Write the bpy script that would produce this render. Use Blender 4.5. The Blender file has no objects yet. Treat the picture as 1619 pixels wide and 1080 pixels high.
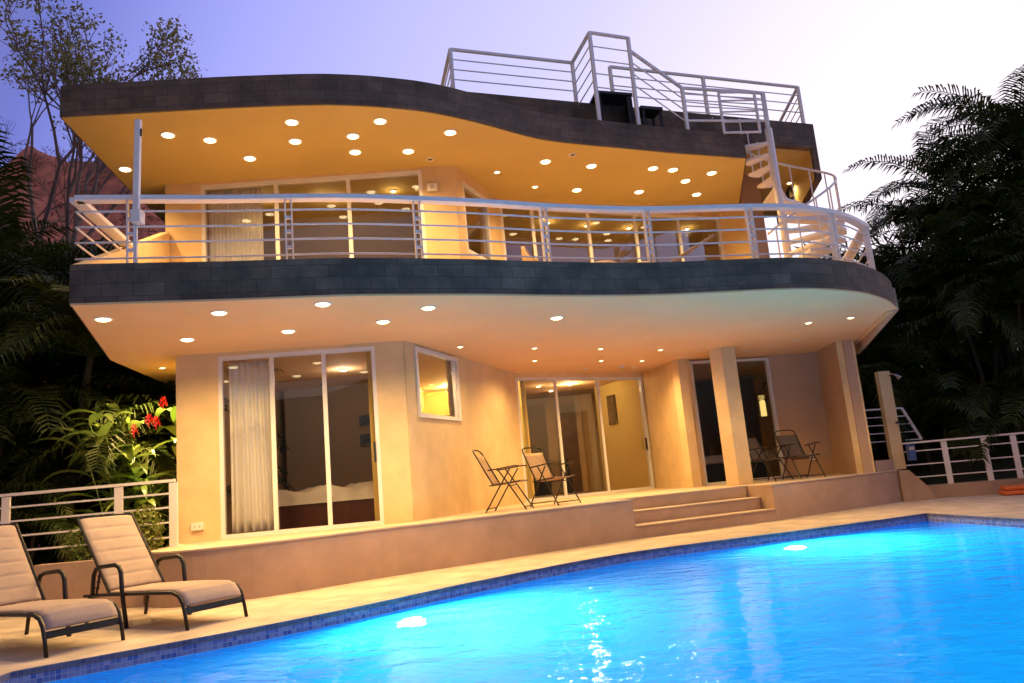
import bpy, bmesh, math, random
from mathutils import Vector, Matrix, noise

S = bpy.context.scene
C = bpy.data.collections.new('house_by_the_pool'); S.collection.children.link(C)

# ------------------------------------------------------------------ camera
pit, rol = math.radians(10.27), math.radians(5.07)
Xf = Vector((1, 0, 0)); Uf = Vector((0, -math.sin(pit), math.cos(pit))); Ff = Vector((0, math.cos(pit), math.sin(pit)))
cr, sr = math.cos(rol), math.sin(rol)
R_ = Xf*cr - Uf*sr; U_ = Xf*sr + Uf*cr
cd = bpy.data.cameras.new('camera'); cam = bpy.data.objects.new('camera', cd); C.objects.link(cam)
M = Matrix((R_, U_, -Ff)).transposed().to_4x4(); M.translation = Vector((0, 0, 1.03)); cam.matrix_world = M
cd.sensor_width = 36; cd.lens = 1214/1619*36; cd.clip_start = 0.05; cd.clip_end = 1500
S.camera = cam
# ------------------------------------------------------------------ sky, sun, exposure
S.view_settings.view_transform = 'Standard'; S.view_settings.look = 'None'
S.view_settings.exposure = 0.06; S.view_settings.gamma = 1.0
W = bpy.data.worlds.new('World'); S.world = W; W.use_nodes = True
nt = W.node_tree; nt.nodes.clear()
def N(nt, t, **k):
    n = nt.nodes.new(t)
    for a, b in k.items():
        if a == 'inp':
            for i, v in b.items(): n.inputs[i].default_value = v
        else: setattr(n, a, b)
    return n
def ramp(n, stops, interp='LINEAR'):
    cr_ = n.color_ramp; cr_.interpolation = interp
    while len(cr_.elements) > 1: cr_.elements.remove(cr_.elements[-1])
    cr_.elements[0].position = stops[0][0]; cr_.elements[0].color = (*stops[0][1], 1)
    for p, c in stops[1:]:
        e = cr_.elements.new(p); e.color = (*c, 1)
geo = N(nt, 'ShaderNodeTexCoord')
sepx = N(nt, 'ShaderNodeVectorMath', operation='DOT_PRODUCT')
gd = Vector((0.80, 0.52, -0.30)).normalized(); sepx.inputs[1].default_value = gd
nrm = N(nt, 'ShaderNodeVectorMath', operation='NORMALIZE')
nt.links.new(geo.outputs['Generated'], nrm.inputs[0]); nt.links.new(nrm.outputs[0], sepx.inputs[0])
mp = N(nt, 'ShaderNodeMapRange'); mp.inputs[1].default_value = -1; mp.inputs[2].default_value = 1
nt.links.new(sepx.outputs['Value'], mp.inputs[0])
rp = N(nt, 'ShaderNodeValToRGB')
ramp(rp, [(0.0, (0.34, 0.27, 0.26)), (0.20, (0.30, 0.24, 0.26)), (0.36, (0.16, 0.14, 0.30)), (0.43, (0.15, 0.175, 0.60)),
          (0.475, (0.27, 0.29, 0.80)), (0.52, (0.38, 0.39, 0.94)), (0.60, (0.53, 0.52, 0.98)), (0.68, (0.67, 0.63, 1.0)), (0.75, (0.86, 0.79, 1.03)), (0.82, (1.06, 0.95, 1.07)), (0.90, (1.16, 1.04, 1.12)), (1.0, (1.3, 1.08, 1.12))])
nt.links.new(mp.outputs[0], rp.inputs[0])
sky = N(nt, 'ShaderNodeTexSky', sky_type='NISHITA', sun_disc=False)
sky.sun_elevation = math.radians(1.5); sky.sun_rotation = math.radians(62)
b1 = N(nt, 'ShaderNodeBackground'); b2 = N(nt, 'ShaderNodeBackground'); ad = N(nt, 'ShaderNodeAddShader')
b1.inputs[1].default_value = 1.0; b2.inputs[1].default_value = 0.05
wo = N(nt, 'ShaderNodeOutputWorld')
nt.links.new(rp.outputs[0], b1.inputs[0]); nt.links.new(sky.outputs[0], b2.inputs[0])
nt.links.new(b1.outputs[0], ad.inputs[0]); nt.links.new(b2.outputs[0], ad.inputs[1]); nt.links.new(ad.outputs[0], wo.inputs[0])
# the last glow of the sun, almost gone, far right behind the house
sl = bpy.data.lights.new('dusk_sun', 'SUN'); sl.energy = 0.12; sl.angle = math.radians(20); sl.color = (1, 0.72, 0.62)
so = bpy.data.objects.new('dusk_sun', sl); C.objects.link(so)
so.rotation_euler = Vector((-math.sin(math.radians(62)), -math.cos(math.radians(62)), -0.06)).to_track_quat('-Z', 'Y').to_euler()
so.location = (30, 20, 10)
S.cycles.use_denoising = True
S.cycles.max_bounces = 10; S.cycles.diffuse_bounces = 4; S.cycles.glossy_bounces = 5
S.cycles.transparent_max_bounces = 16; S.cycles.sample_clamp_indirect = 4
S.cycles.caustics_reflective = False; S.cycles.caustics_refractive = False

# ------------------------------------------------------------------ materials
def mat(name, col, rough=0.6, metal=0.0, noise=0.0, nscale=3.0, bump=0.0, bscale=40.0, spec=None, emit=None, estr=0, col2=None, trans=0):
    m = bpy.data.materials.new(name); m.use_nodes = True; t = m.node_tree; b = t.nodes['Principled BSDF']
    b.inputs['Base Color'].default_value = (*col, 1); b.inputs['Roughness'].default_value = rough; b.inputs['Metallic'].default_value = metal
    if spec is not None: b.inputs['Specular IOR Level'].default_value = spec
    tc = N(t, 'ShaderNodeTexCoord')
    if noise > 0:
        nz = N(t, 'ShaderNodeTexNoise'); nz.inputs['Scale'].default_value = nscale; nz.inputs['Detail'].default_value = 6; nz.inputs['Roughness'].default_value = 0.62
        t.links.new(tc.outputs['Object'], nz.inputs['Vector'])
        r = N(t, 'ShaderNodeValToRGB'); c2 = col2 or tuple(c*(1-noise) for c in col)
        ramp(r, [(0.3, c2), (0.68, tuple(min(1, c*(1+noise*0.35)) for c in col))])
        t.links.new(nz.outputs['Fac'], r.inputs[0]); t.links.new(r.outputs[0], b.inputs['Base Color'])
    if bump > 0:
        nb = N(t, 'ShaderNodeTexNoise'); nb.inputs['Scale'].default_value = bscale; nb.inputs['Detail'].default_value = 4
        t.links.new(tc.outputs['Object'], nb.inputs['Vector'])
        bp = N(t, 'ShaderNodeBump'); bp.inputs['Strength'].default_value = bump; bp.inputs['Distance'].default_value = 0.01
        t.links.new(nb.outputs['Fac'], bp.inputs['Height']); t.links.new(bp.outputs[0], b.inputs['Normal'])
    if emit: b.inputs['Emission Color'].default_value = (*emit, 1); b.inputs['Emission Strength'].default_value = estr
    return m
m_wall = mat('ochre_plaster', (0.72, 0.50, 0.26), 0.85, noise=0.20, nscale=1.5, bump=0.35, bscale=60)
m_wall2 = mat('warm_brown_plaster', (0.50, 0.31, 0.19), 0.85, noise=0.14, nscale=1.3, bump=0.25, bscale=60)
m_sof_lo = mat('lower_ceiling_paint', (0.76, 0.46, 0.22), 0.85, noise=0.08, nscale=0.8, bump=0.12, bscale=30)
m_sof_hi = mat('upper_ceiling_paint', (0.54, 0.38, 0.12), 0.8, noise=0.10, nscale=0.7, bump=0.12, bscale=30)
m_plinth = mat('plinth_plaster', (0.46, 0.29, 0.20), 0.85, noise=0.22, nscale=1.6, bump=0.3, bscale=50)
m_floor = mat('terrace_cement', (0.60, 0.45, 0.31), 0.7, noise=0.2, nscale=2, bump=0.2)
m_white = mat('white_painted_steel', (0.88, 0.78, 0.72), 0.4, noise=0.07, nscale=6)
m_alu = mat('white_aluminium_frame', (0.72, 0.68, 0.66), 0.38, noise=0.05, nscale=5)
m_dark = mat('dark_bronze_metal', (0.035, 0.028, 0.024), 0.42, metal=0.6, noise=0.3, nscale=9)
m_sling = mat('taupe_sling_fabric', (0.42, 0.30, 0.235), 0.9, noise=0.12, nscale=8, bump=0.5, bscale=260)
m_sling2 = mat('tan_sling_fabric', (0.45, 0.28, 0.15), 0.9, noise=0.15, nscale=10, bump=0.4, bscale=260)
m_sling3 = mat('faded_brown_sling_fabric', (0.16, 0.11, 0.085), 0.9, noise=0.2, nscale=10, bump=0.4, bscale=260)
m_black = mat('black_painted_wood', (0.012, 0.011, 0.011), 0.5, noise=0.3, nscale=6)
m_wicker = mat('tan_wicker', (0.60, 0.36, 0.17), 0.7, noise=0.3, nscale=30, bump=0.8, bscale=90)
m_curtain = mat('white_curtain_cloth', (0.88, 0.85, 0.80), 0.9, noise=0.04, nscale=3)
m_sheet = mat('white_bed_linen', (0.72, 0.66, 0.62), 0.9, noise=0.08, nscale=6, bump=0.4, bscale=9)
m_wood = mat('dark_red_wood', (0.10, 0.028, 0.014), 0.4, noise=0.4, nscale=5)
m_door = mat('brown_wood_door', (0.26, 0.13, 0.05), 0.5, noise=0.3, nscale=5)
m_int = mat('interior_paint', (0.50, 0.42, 0.34), 0.85, noise=0.08, nscale=1)
m_mauve = mat('mauve_grey_interior_paint', (0.36, 0.28, 0.27), 0.85, noise=0.08, nscale=1)
m_inty = mat('yellow_interior_paint', (0.66, 0.47, 0.14), 0.85, noise=0.08, nscale=1)
m_olive = mat('olive_cabinet_veneer', (0.12, 0.09, 0.02), 0.5, noise=0.2, nscale=3)
m_orange = mat('orange_foam_vinyl', (0.75, 0.16, 0.03), 0.5, noise=0.15, nscale=6)
m_bark = mat('grey_brown_bark', (0.19, 0.13, 0.12), 0.9, noise=0.4, nscale=8, bump=0.6, bscale=20)
m_trunk = mat('ringed_palm_stem', (0.06, 0.05, 0.028), 0.8, noise=0.4, nscale=7, bump=0.5, bscale=18)
m_soil = mat('red_laterite_soil', (0.46, 0.15, 0.085), 0.95, noise=0.7, nscale=1.3, bump=0.6, bscale=2, col2=(0.20, 0.07, 0.045))
m_ground = mat('dark_lawn_soil', (0.035, 0.038, 0.016), 0.95, noise=0.5, nscale=0.8, bump=0.6, bscale=5)
m_chrome = mat('chrome', (0.7, 0.7, 0.7), 0.15, metal=1.0)
m_plast = mat('white_plastic_plate', (0.78, 0.72, 0.64), 0.45)
m_blue = mat('blue_plastic', (0.05, 0.09, 0.25), 0.5)
m_picb = mat('blue_grey_print', (0.10, 0.16, 0.24), 0.5, noise=0.7, nscale=14)
m_picd = mat('dark_photo_print', (0.10, 0.06, 0.03), 0.4, noise=0.8, nscale=9)
m_flower = mat('red_ginger_bract', (0.75, 0.015, 0.03), 0.45, noise=0.3, nscale=30)
m_bulb_off = mat('unlit_lamp_glass', (0.10, 0.07, 0.05), 0.3)
def emis(name, col, st):
    m = bpy.data.materials.new(name); m.use_nodes = True; t = m.node_tree; t.nodes.clear()
    e = N(t, 'ShaderNodeEmission'); e.inputs[0].default_value = (*col, 1); e.inputs[1].default_value = st
    o = N(t, 'ShaderNodeOutputMaterial'); t.links.new(e.outputs[0], o.inputs[0]); return m
m_bulb = emis('lit_halogen_bulb', (1, 0.80, 0.42), 7)
m_bulb_dim = emis('lit_small_halogen_bulb', (1, 0.80, 0.42), 6)
m_poolbulb = emis('lit_pool_lens', (0.75, 0.95, 1.0), 70)
m_litwin = emis('lit_yellow_room_beyond', (1.0, 0.72, 0.22), 1.1)
def leafmat(name, c1, c2, rough=0.45, sheen=0.5):
    m = bpy.data.materials.new(name); m.use_nodes = True; t = m.node_tree; b = t.nodes['Principled BSDF']
    tc = N(t, 'ShaderNodeTexCoord'); nz = N(t, 'ShaderNodeTexNoise'); nz.inputs['Scale'].default_value = 1.7; nz.inputs['Detail'].default_value = 5
    t.links.new(tc.outputs['Object'], nz.inputs['Vector'])
    r = N(t, 'ShaderNodeValToRGB'); ramp(r, [(0.35, c1), (0.65, c2)]); t.links.new(nz.outputs['Fac'], r.inputs[0]); t.links.new(r.outputs[0], b.inputs['Base Color'])
    b.inputs['Roughness'].default_value = rough; b.inputs['Specular IOR Level'].default_value = sheen
    tr = N(t, 'ShaderNodeBsdfTranslucent'); t.links.new(r.outputs[0], tr.inputs[0])
    mx = N(t, 'ShaderNodeMixShader'); mx.inputs[0].default_value = 0.22
    t.links.new(b.outputs[0], mx.inputs[1]); t.links.new(tr.outputs[0], mx.inputs[2]); t.links.new(mx.outputs[0], t.nodes['Material Output'].inputs[0])
    return m
m_palm = leafmat('palm_leaflet', (0.020, 0.036, 0.006), (0.062, 0.075, 0.012), 0.5, 0.22)
m_palmdry = leafmat('dry_palm_leaflet', (0.10, 0.06, 0.02), (0.16, 0.10, 0.035), 0.5)
m_leaf = leafmat('tree_leaf', (0.20, 0.20, 0.08), (0.36, 0.33, 0.15), 0.6)
m_hedge = leafmat('hedge_leaf', (0.07, 0.12, 0.015), (0.30, 0.29, 0.05), 0.5)
m_ginger = leafmat('ginger_leaf', (0.12, 0.24, 0.03), (0.34, 0.42, 0.10), 0.35)
m_dry = leafmat('dry_brush_leaf', (0.09, 0.045, 0.03), (0.15, 0.08, 0.05), 0.8, 0.1)

def glassmat(name, tint=(0.86, 0.84, 0.80), base=0.10, k=0.9):
    m = bpy.data.materials.new(name); m.use_nodes = True; t = m.node_tree; t.nodes.clear()
    tr = N(t, 'ShaderNodeBsdfTransparent'); tr.inputs[0].default_value = (*tint, 1)
    gl = N(t, 'ShaderNodeBsdfGlossy'); gl.inputs['Roughness'].default_value = 0.0; gl.inputs[0].default_value = (0.95, 0.93, 0.92, 1)
    fr = N(t, 'ShaderNodeFresnel'); fr.inputs[0].default_value = 1.5
    ma = N(t, 'ShaderNodeMath', operation='MULTIPLY_ADD', use_clamp=True); ma.inputs[1].default_value = k; ma.inputs[2].default_value = base
    tc = N(t, 'ShaderNodeTexCoord'); nb = N(t, 'ShaderNodeTexNoise'); nb.inputs['Scale'].default_value = 0.9
    bp = N(t, 'ShaderNodeBump'); bp.inputs['Strength'].default_value = 0.03; bp.inputs['Distance'].default_value = 0.05
    t.links.new(tc.outputs['Object'], nb.inputs['Vector']); t.links.new(nb.outputs['Fac'], bp.inputs['Height']); t.links.new(bp.outputs[0], gl.inputs['Normal'])
    mx = N(t, 'ShaderNodeMixShader'); o = N(t, 'ShaderNodeOutputMaterial')
    t.links.new(fr.outputs[0], ma.inputs[0]); t.links.new(ma.outputs[0], mx.inputs[0])
    t.links.new(tr.outputs[0], mx.inputs[1]); t.links.new(gl.outputs[0], mx.inputs[2]); t.links.new(mx.outputs[0], o.inputs[0])
    return m
m_glass = glassmat('door_glass', (0.99, 0.98, 0.97), 0.035, 0.5)
m_glass_up = glassmat('reflective_upper_glass', (0.97, 0.96, 0.95), 0.035, 0.6)
m_glass_clear = glassmat('clear_kitchen_glass', (0.95, 0.95, 0.9), 0.02, 0.6)

def stonemat():
    m = bpy.data.materials.new('dark_stone_cladding'); m.use_nodes = True; t = m.node_tree; b = t.nodes['Principled BSDF']
    uv = N(t, 'ShaderNodeUVMap'); br = N(t, 'ShaderNodeTexBrick'); br.offset = 0.5
    br.inputs['Scale'].default_value = 1; br.inputs['Brick Width'].default_value = 0.30; br.inputs['Row Height'].default_value = 0.14
    br.inputs['Mortar Size'].default_value = 0.004; br.inputs['Mortar Smooth'].default_value = 0.3
    br.inputs['Color1'].default_value = (0.105, 0.066, 0.044, 1); br.inputs['Color2'].default_value = (0.160, 0.104, 0.070, 1); br.inputs['Mortar'].default_value = (0.05, 0.035, 0.026, 1)
    t.links.new(uv.outputs[0], br.inputs['Vector'])
    tc = N(t, 'ShaderNodeTexCoord'); nz = N(t, 'ShaderNodeTexNoise'); nz.inputs['Scale'].default_value = 2.2; nz.inputs['Detail'].default_value = 8; nz.inputs['Roughness'].default_value = 0.7
    t.links.new(tc.outputs['Object'], nz.inputs['Vector'])
    r = N(t, 'ShaderNodeValToRGB'); ramp(r, [(0.30, (0.4, 0.4, 0.38)), (0.5, (0.85, 0.83, 0.82)), (0.72, (1.5, 1.4, 1.35))])
    t.links.new(nz.outputs['Fac'], r.inputs[0])
    mu = N(t, 'ShaderNodeMix', data_type='RGBA', blend_type='MULTIPLY'); mu.inputs[0].default_value = 1
    t.links.new(br.outputs['Color'], mu.inputs[6]); t.links.new(r.outputs[0], mu.inputs[7]); t.links.new(mu.outputs[2], b.inputs['Base Color'])
    b.inputs['Roughness'].default_value = 0.8
    bp = N(t, 'ShaderNodeBump'); bp.inputs['Strength'].default_value = 0.5; bp.inputs['Distance'].default_value = 0.01
    t.links.new(r.outputs[0], bp.inputs['Height']); t.links.new(bp.outputs[0], b.inputs['Normal'])
    return m
m_stone = stonemat()
def tilemat(name, size, cols, grout, ms=0.06):
    m = bpy.data.materials.new(name); m.use_nodes = True; t = m.node_tree; b = t.nodes['Principled BSDF']
    uv = N(t, 'ShaderNodeUVMap'); br = N(t, 'ShaderNodeTexBrick'); br.offset = 0; 
    br.inputs['Scale'].default_value = 1; br.inputs['Brick Width'].default_value = size; br.inputs['Row Height'].default_value = size
    br.inputs['Mortar Size'].default_value = size*ms; br.inputs['Color1'].default_value = (*cols[0], 1); br.inputs['Color2'].default_value = (*cols[1], 1); br.inputs['Mortar'].default_value = (*grout, 1)
    t.links.new(uv.outputs[0], br.inputs['Vector']); t.links.new(br.outputs['Color'], b.inputs['Base Color'])
    b.inputs['Roughness'].default_value = 0.6; b.inputs['Specular IOR Level'].default_value = 0.15
    return m
m_tile = tilemat('blue_mosaic_border', 0.04, ((0.09, 0.17, 0.42), (0.40, 0.42, 0.55)), (0.55, 0.52, 0.52))
m_pool = tilemat('blue_pool_tiles', 0.05, ((0.005, 0.20, 0.62), (0.012, 0.29, 0.74)), (0.04, 0.38, 0.80), 0.06)

def deckmat():
    m = mat('beige_deck_cement', (0.60, 0.46, 0.33), 0.75, noise=0.34, nscale=2.6, bump=0.25, bscale=45)
    return m
m_deck = deckmat()

def watermat():
    m = bpy.data.materials.new('rippled_pool_water'); m.use_nodes = True; t = m.node_tree; t.nodes.clear()
    tc = N(t, 'ShaderNodeTexCoord'); mpn = N(t, 'ShaderNodeMapping'); mpn.inputs['Scale'].default_value = (1.0, 1.5, 1)
    t.links.new(tc.outputs['Object'], mpn.inputs[0])
    n1 = N(t, 'ShaderNodeTexNoise'); n1.inputs['Scale'].default_value = 2.4; n1.inputs['Detail'].default_value = 3
    n2 = N(t, 'ShaderNodeTexNoise'); n2.inputs['Scale'].default_value = 11; n2.inputs['Detail'].default_value = 2
    t.links.new(mpn.outputs[0], n1.inputs['Vector']); t.links.new(mpn.outputs[0], n2.inputs['Vector'])
    a = N(t, 'ShaderNodeMath', operation='MULTIPLY_ADD'); a.inputs[1].default_value = 0.22
    t.links.new(n2.outputs['Fac'], a.inputs[0]); t.links.new(n1.outputs['Fac'], a.inputs[2])
    bp = N(t, 'ShaderNodeBump'); bp.inputs['Strength'].default_value = 0.32; bp.inputs['Distance'].default_value = 0.06
    t.links.new(a.outputs[0], bp.inputs['Height'])
    tr = N(t, 'ShaderNodeBsdfRefraction'); tr.inputs['IOR'].default_value = 1.33; tr.inputs['Roughness'].default_value = 0.0; tr.inputs[0].default_value = (0.70, 0.95, 1, 1); t.links.new(bp.outputs[0], tr.inputs['Normal'])
    tl = N(t, 'ShaderNodeBsdfTranslucent'); tl.inputs[0].default_value = (0.02, 0.64, 0.94, 1); t.links.new(bp.outputs[0], tl.inputs['Normal'])
    gl = N(t, 'ShaderNodeBsdfGlossy'); gl.inputs['Roughness'].default_value = 0.04; t.links.new(bp.outputs[0], gl.inputs['Normal'])
    m0 = N(t, 'ShaderNodeMixShader'); m0.inputs[0].default_value = 0.62; t.links.new(tr.outputs[0], m0.inputs[1]); t.links.new(tl.outputs[0], m0.inputs[2])
    fr = N(t, 'ShaderNodeFresnel'); fr.inputs[0].default_value = 1.22; t.links.new(bp.outputs[0], fr.inputs['Normal'])
    mx = N(t, 'ShaderNodeMixShader'); o = N(t, 'ShaderNodeOutputMaterial')
    t.links.new(fr.outputs[0], mx.inputs[0]); t.links.new(m0.outputs[0], mx.inputs[1]); t.links.new(gl.outputs[0], mx.inputs[2]); t.links.new(mx.outputs[0], o.inputs[0])
    return m
m_water = watermat()

# ------------------------------------------------------------------ mesh helpers
def wloc(p):
    v = Vector((0, 0, 0))
    while p is not None: v += p.location; p = p.parent
    return v
class MB:
    def __init__(s): s.v = []; s.f = []; s.uv = {}; s.mi = {}
    def add(s, vs, fs):
        o = len(s.v); s.v += [tuple(v) for v in vs]; s.f += [tuple(i+o for i in f) for f in fs]; return s
    def box(s, c, d, rz=0.0, rot=None):
        vs = []
        Rm = rot or Matrix.Rotation(rz, 3, 'Z')
        for i in range(8):
            p = Vector(((i & 1)-.5, ((i >> 1) & 1)-.5, ((i >> 2) & 1)-.5)); p = Vector((p.x*d[0], p.y*d[1], p.z*d[2]))
            vs.append(Vector(c)+Rm@p)
        return s.add(vs, [(0, 2, 3, 1), (4, 5, 7, 6), (0, 1, 5, 4), (2, 6, 7, 3), (0, 4, 6, 2), (1, 3, 7, 5)])
    def wall(s, a, b, z0, z1, th=0.15, off=0.0, z1b=None):
        # wall between plan points a and b; its visible face on the line, thickness th to the left of a->b; off shifts sideways
        a = Vector(a[:2]); b = Vector(b[:2]); d = (b-a).normalized(); n = Vector((-d.y, d.x))
        a0, b0 = a+n*off, b+n*off; a1, b1 = a0+n*th, b0+n*th
        zb = z1 if z1b is None else z1b
        vs = [(*a0, z0), (*b0, z0), (*b1, z0), (*a1, z0), (*a0, z1), (*b0, zb), (*b1, zb), (*a1, z1)]
        return s.add(vs, [(0, 3, 2, 1), (4, 5, 6, 7), (0, 1, 5, 4), (1, 2, 6, 5), (2, 3, 7, 6), (3, 0, 4, 7)])
    def prism(s, pts, z0, z1):
        n = len(pts); vs = [(p[0], p[1], z0) for p in pts]+[(p[0], p[1], z1) for p in pts]
        s.add(vs, [tuple(range(n))[::-1], tuple(range(n, 2*n))]+[(i, (i+1) % n, (i+1) % n+n, i+n) for i in range(n)]); return s
    def tube(s, pts, r, n=8, r2=None, cap=True):
        pts = [Vector(p) for p in pts]; rings = []; up = None
        for i, p in enumerate(pts):
            d = ((pts[min(i+1, len(pts)-1)]-pts[max(i-1, 0)])).normalized()
            if up is None: up = Vector((0, 0, 1)) if abs(d.z) < .9 else Vector((1, 0, 0))
            sd = d.cross(up).normalized(); up = sd.cross(d).normalized()
            rr = r if r2 is None else r+(r2-r)*i/(len(pts)-1)
            rings.append([p+(sd*math.cos(2*math.pi*k/n)+up*math.sin(2*math.pi*k/n))*rr for k in range(n)])
        vs = [v for q in rings for v in q]; fs = []
        for i in range(len(pts)-1):
            for k in range(n):
                fs.append((i*n+k, i*n+(k+1) % n, (i+1)*n+(k+1) % n, (i+1)*n+k))
        if cap: fs += [tuple(range(n))[::-1], tuple((len(pts)-1)*n+k for k in range(n))]
        return s.add(vs, fs)
    def bar(s, pts, w, h):
        # rectangular bar along a (mostly level) path: w across, h up
        pts = [Vector(p) for p in pts]; vs = []; fs = []
        for i, p in enumerate(pts):
            d = pts[min(i+1, len(pts)-1)]-pts[max(i-1, 0)]; dz = Vector((d.x, d.y, 0))
            sd = Vector((dz.y, -dz.x, 0)).normalized() if dz.length > 1e-5 else Vector((1, 0, 0))
            upv = sd.cross(d.normalized()); upv = upv if upv.z > 0 else -upv
            for a, b in ((-1, -1), (1, -1), (1, 1), (-1, 1)): vs.append(p+sd*a*w/2+upv*b*h/2)
        for i in range(len(pts)-1):
            for k in range(4): fs.append((i*4+k, i*4+(k+1) % 4, (i+1)*4+(k+1) % 4, (i+1)*4+k))
        n = len(pts)-1; fs += [(3, 2, 1, 0), (n*4, n*4+1, n*4+2, n*4+3)]
        return s.add(vs, fs)
    def build(s, name, m, parent=None, smooth=False, bevel=0, local=False):
        off = Vector((0, 0, 0)) if (parent is None or local) else wloc(parent)
        me = bpy.data.meshes.new(name); me.from_pydata([tuple(Vector(v)-off) for v in s.v], [], s.f); 
        bm = bmesh.new(); bm.from_mesh(me); bmesh.ops.recalc_face_normals(bm, faces=bm.faces); bm.to_mesh(me); bm.free()
        o = bpy.data.objects.new(name, me); C.objects.link(o)
        for mm in (m if isinstance(m, (list, tuple)) else [m]): me.materials.append(mm)
        if parent is not None: o.parent = parent
        if smooth:
            for p in me.polygons: p.use_smooth = True
        if bevel:
            bv = o.modifiers.new('bevel', 'BEVEL'); bv.width = bevel; bv.segments = 2; bv.limit_method = 'ANGLE'
        return o
def tag(o, label=None, cat=None, group=None, kind=None):
    if label: o['label'] = label
    if cat: o['category'] = cat
    if group: o['group'] = group
    if kind: o['kind'] = kind
    return o
def empty(name, loc, rz, label, cat, group=None):
    o = bpy.data.objects.new(name, None); o.empty_display_size = .2; C.objects.link(o); o.location = loc; o.rotation_euler = (0, 0, rz)
    return tag(o, label, cat, group)
def recenter(o):
    # puts a single-mesh thing's origin at its base
    vs = [v.co for v in o.data.vertices]
    c = Vector(((min(v.x for v in vs)+max(v.x for v in vs))/2, (min(v.y for v in vs)+max(v.y for v in vs))/2, min(v.z for v in vs)))
    o.data.transform(Matrix.Translation(-c)); o.location = c; return o
def copy_tree(o, parent=None):
    c = o.copy(); C.objects.link(c)
    if parent is not None: c.parent = parent
    for ch in [x for x in bpy.data.objects if x.parent == o]: copy_tree(ch, c)
    return c
def smooth_path(P, n=6, closed=False):
    P = [Vector(p) for p in P]; out = []
    for i in range(len(P)-1):
        p0 = P[max(i-1, 0)]; p1 = P[i]; p2 = P[i+1]; p3 = P[min(i+2, len(P)-1)]
        for k in range(n):
            t = k/n
            out.append(0.5*((2*p1)+(p2-p0)*t+(2*p0-5*p1+4*p2-p3)*t*t+(3*p1-p0-3*p2+p3)*t**3))
    out.append(P[-1]); return out
def offset_path(P, d):
    P = [Vector(p[:2]) for p in P]; out = []
    for i, p in enumerate(P):
        t = (P[min(i+1, len(P)-1)]-P[max(i-1, 0)]).normalized(); out.append(p+Vector((-t.y, t.x))*d)
    return out
def ribbon(name, path, z0, z1, th, m, parent, lift=None):
    # cladding strip: plan path, UV in metres along it
    P = [Vector(p[:2]) for p in path]; Q = offset_path(P, th); me = bpy.data.meshes.new(name); bm = bmesh.new(); uvl = bm.loops.layers.uv.new('UVMap')
    off = wloc(parent) if parent else Vector((0, 0, 0)); L = [0]
    for i in range(1, len(P)): L.append(L[-1]+(P[i]-P[i-1]).length)
    def vt(q, z): return bm.verts.new(Vector((q[0], q[1], z))-off)
    A = [vt(p, z0) for p in P]; B = [vt(p, z1) for p in P]; D = [vt(p, z0) for p in Q]; E = [vt(p, z1) for p in Q]
    def q(vs, uvs):
        f = bm.faces.new(vs)
        for l, u in zip(f.loops, uvs): l[uvl].uv = u
    for i in range(len(P)-1):
        a, b = L[i], L[i+1]
        q([A[i], A[i+1], B[i+1], B[i]], [(a, z0), (b, z0), (b, z1), (a, z1)])
        q([D[i+1], D[i], E[i], E[i+1]], [(b, z0), (a, z0), (a, z1), (b, z1)])
        q([B[i], B[i+1], E[i+1], E[i]], [(a, z1), (b, z1), (b, z1+th), (a, z1+th)])
        q([D[i], D[i+1], A[i+1], A[i]], [(a, z0-th), (b, z0-th), (b, z0), (a, z0)])
    for i in (0, len(P)-1):
        q([A[i], B[i], E[i], D[i]], [(0, z0), (0, z1), (th, z1), (th, z0)])
    bmesh.ops.recalc_face_normals(bm, faces=bm.faces); bm.to_mesh(me); bm.free(); me.materials.append(m)
    o = bpy.data.objects.new(name, me); C.objects.link(o)
    if parent: o.parent = parent
    return o
def fill_with_hole(name, outer, holes, z, m, th=0):
    bm = bmesh.new(); es = []
    for loop in [outer]+holes:
        vs = [bm.verts.new((p[0], p[1], z)) for p in loop]
        es += [bm.edges.new((vs[i], vs[(i+1) % len(vs)])) for i in range(len(vs))]
    bmesh.ops.triangle_fill(bm, use_beauty=True, edges=es)
    if th:
        r = bmesh.ops.extrude_face_region(bm, geom=bm.faces[:]); bmesh.ops.translate(bm, vec=(0, 0, -th), verts=[g for g in r['geom'] if isinstance(g, bmesh.types.BMVert)])
    bmesh.ops.recalc_face_normals(bm, faces=bm.faces)
    me = bpy.data.meshes.new(name); bm.to_mesh(me); bm.free(); me.materials.append(m)
    if not th:
        for p in me.polygons:
            if p.normal.z < 0: p.flip()
    o = bpy.data.objects.new(name, me); C.objects.link(o); return o

# ------------------------------------------------------------------ setting: ground, deck, pool
poolfar = smooth_path([(-3.80, 5.82), (-3.52, 6.02), (-2.4, 6.86), (-1.6, 7.62), (-0.93, 8.36), (-0.5, 8.78), (0.4, 9.62), (1.32, 10.27), (2.4, 10.73), (3.6, 11.12), (4.9, 11.62), (6.09, 12.14)], 4)
poolfar = [(-3.80, 5.80)]+[tuple(p) for p in poolfar[2:]]
poolring = poolfar+[(6.28, 9.9), (6.9, 6.0), (7.4, 1.0), (7.6, -4.0), (-4.2, -4.0)]
deck_outer = [(-11, -8), (12, -8), (16, 8), (16, 20), (-1, 19), (-4.6, 11), (-11, 9.2)]
DECKHOLE = poolring
tag(fill_with_hole('pool_deck', deck_outer, [DECKHOLE], 0.0, m_deck, 0.05), 'beige cement deck running round the blue pool', 'pool deck', kind='structure')
gin = [(-9, -7), (10, -7), (13, 8), (13, 17), (-1, 16), (-4, 10.5), (-9, 8.8)]
tag(fill_with_hole('ground', [(-260, -260), (260, -260), (260, 400), (-260, 400)], [gin], -0.06, m_ground), 'dark soil and lawn around the house', 'ground', kind='structure')
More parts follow.
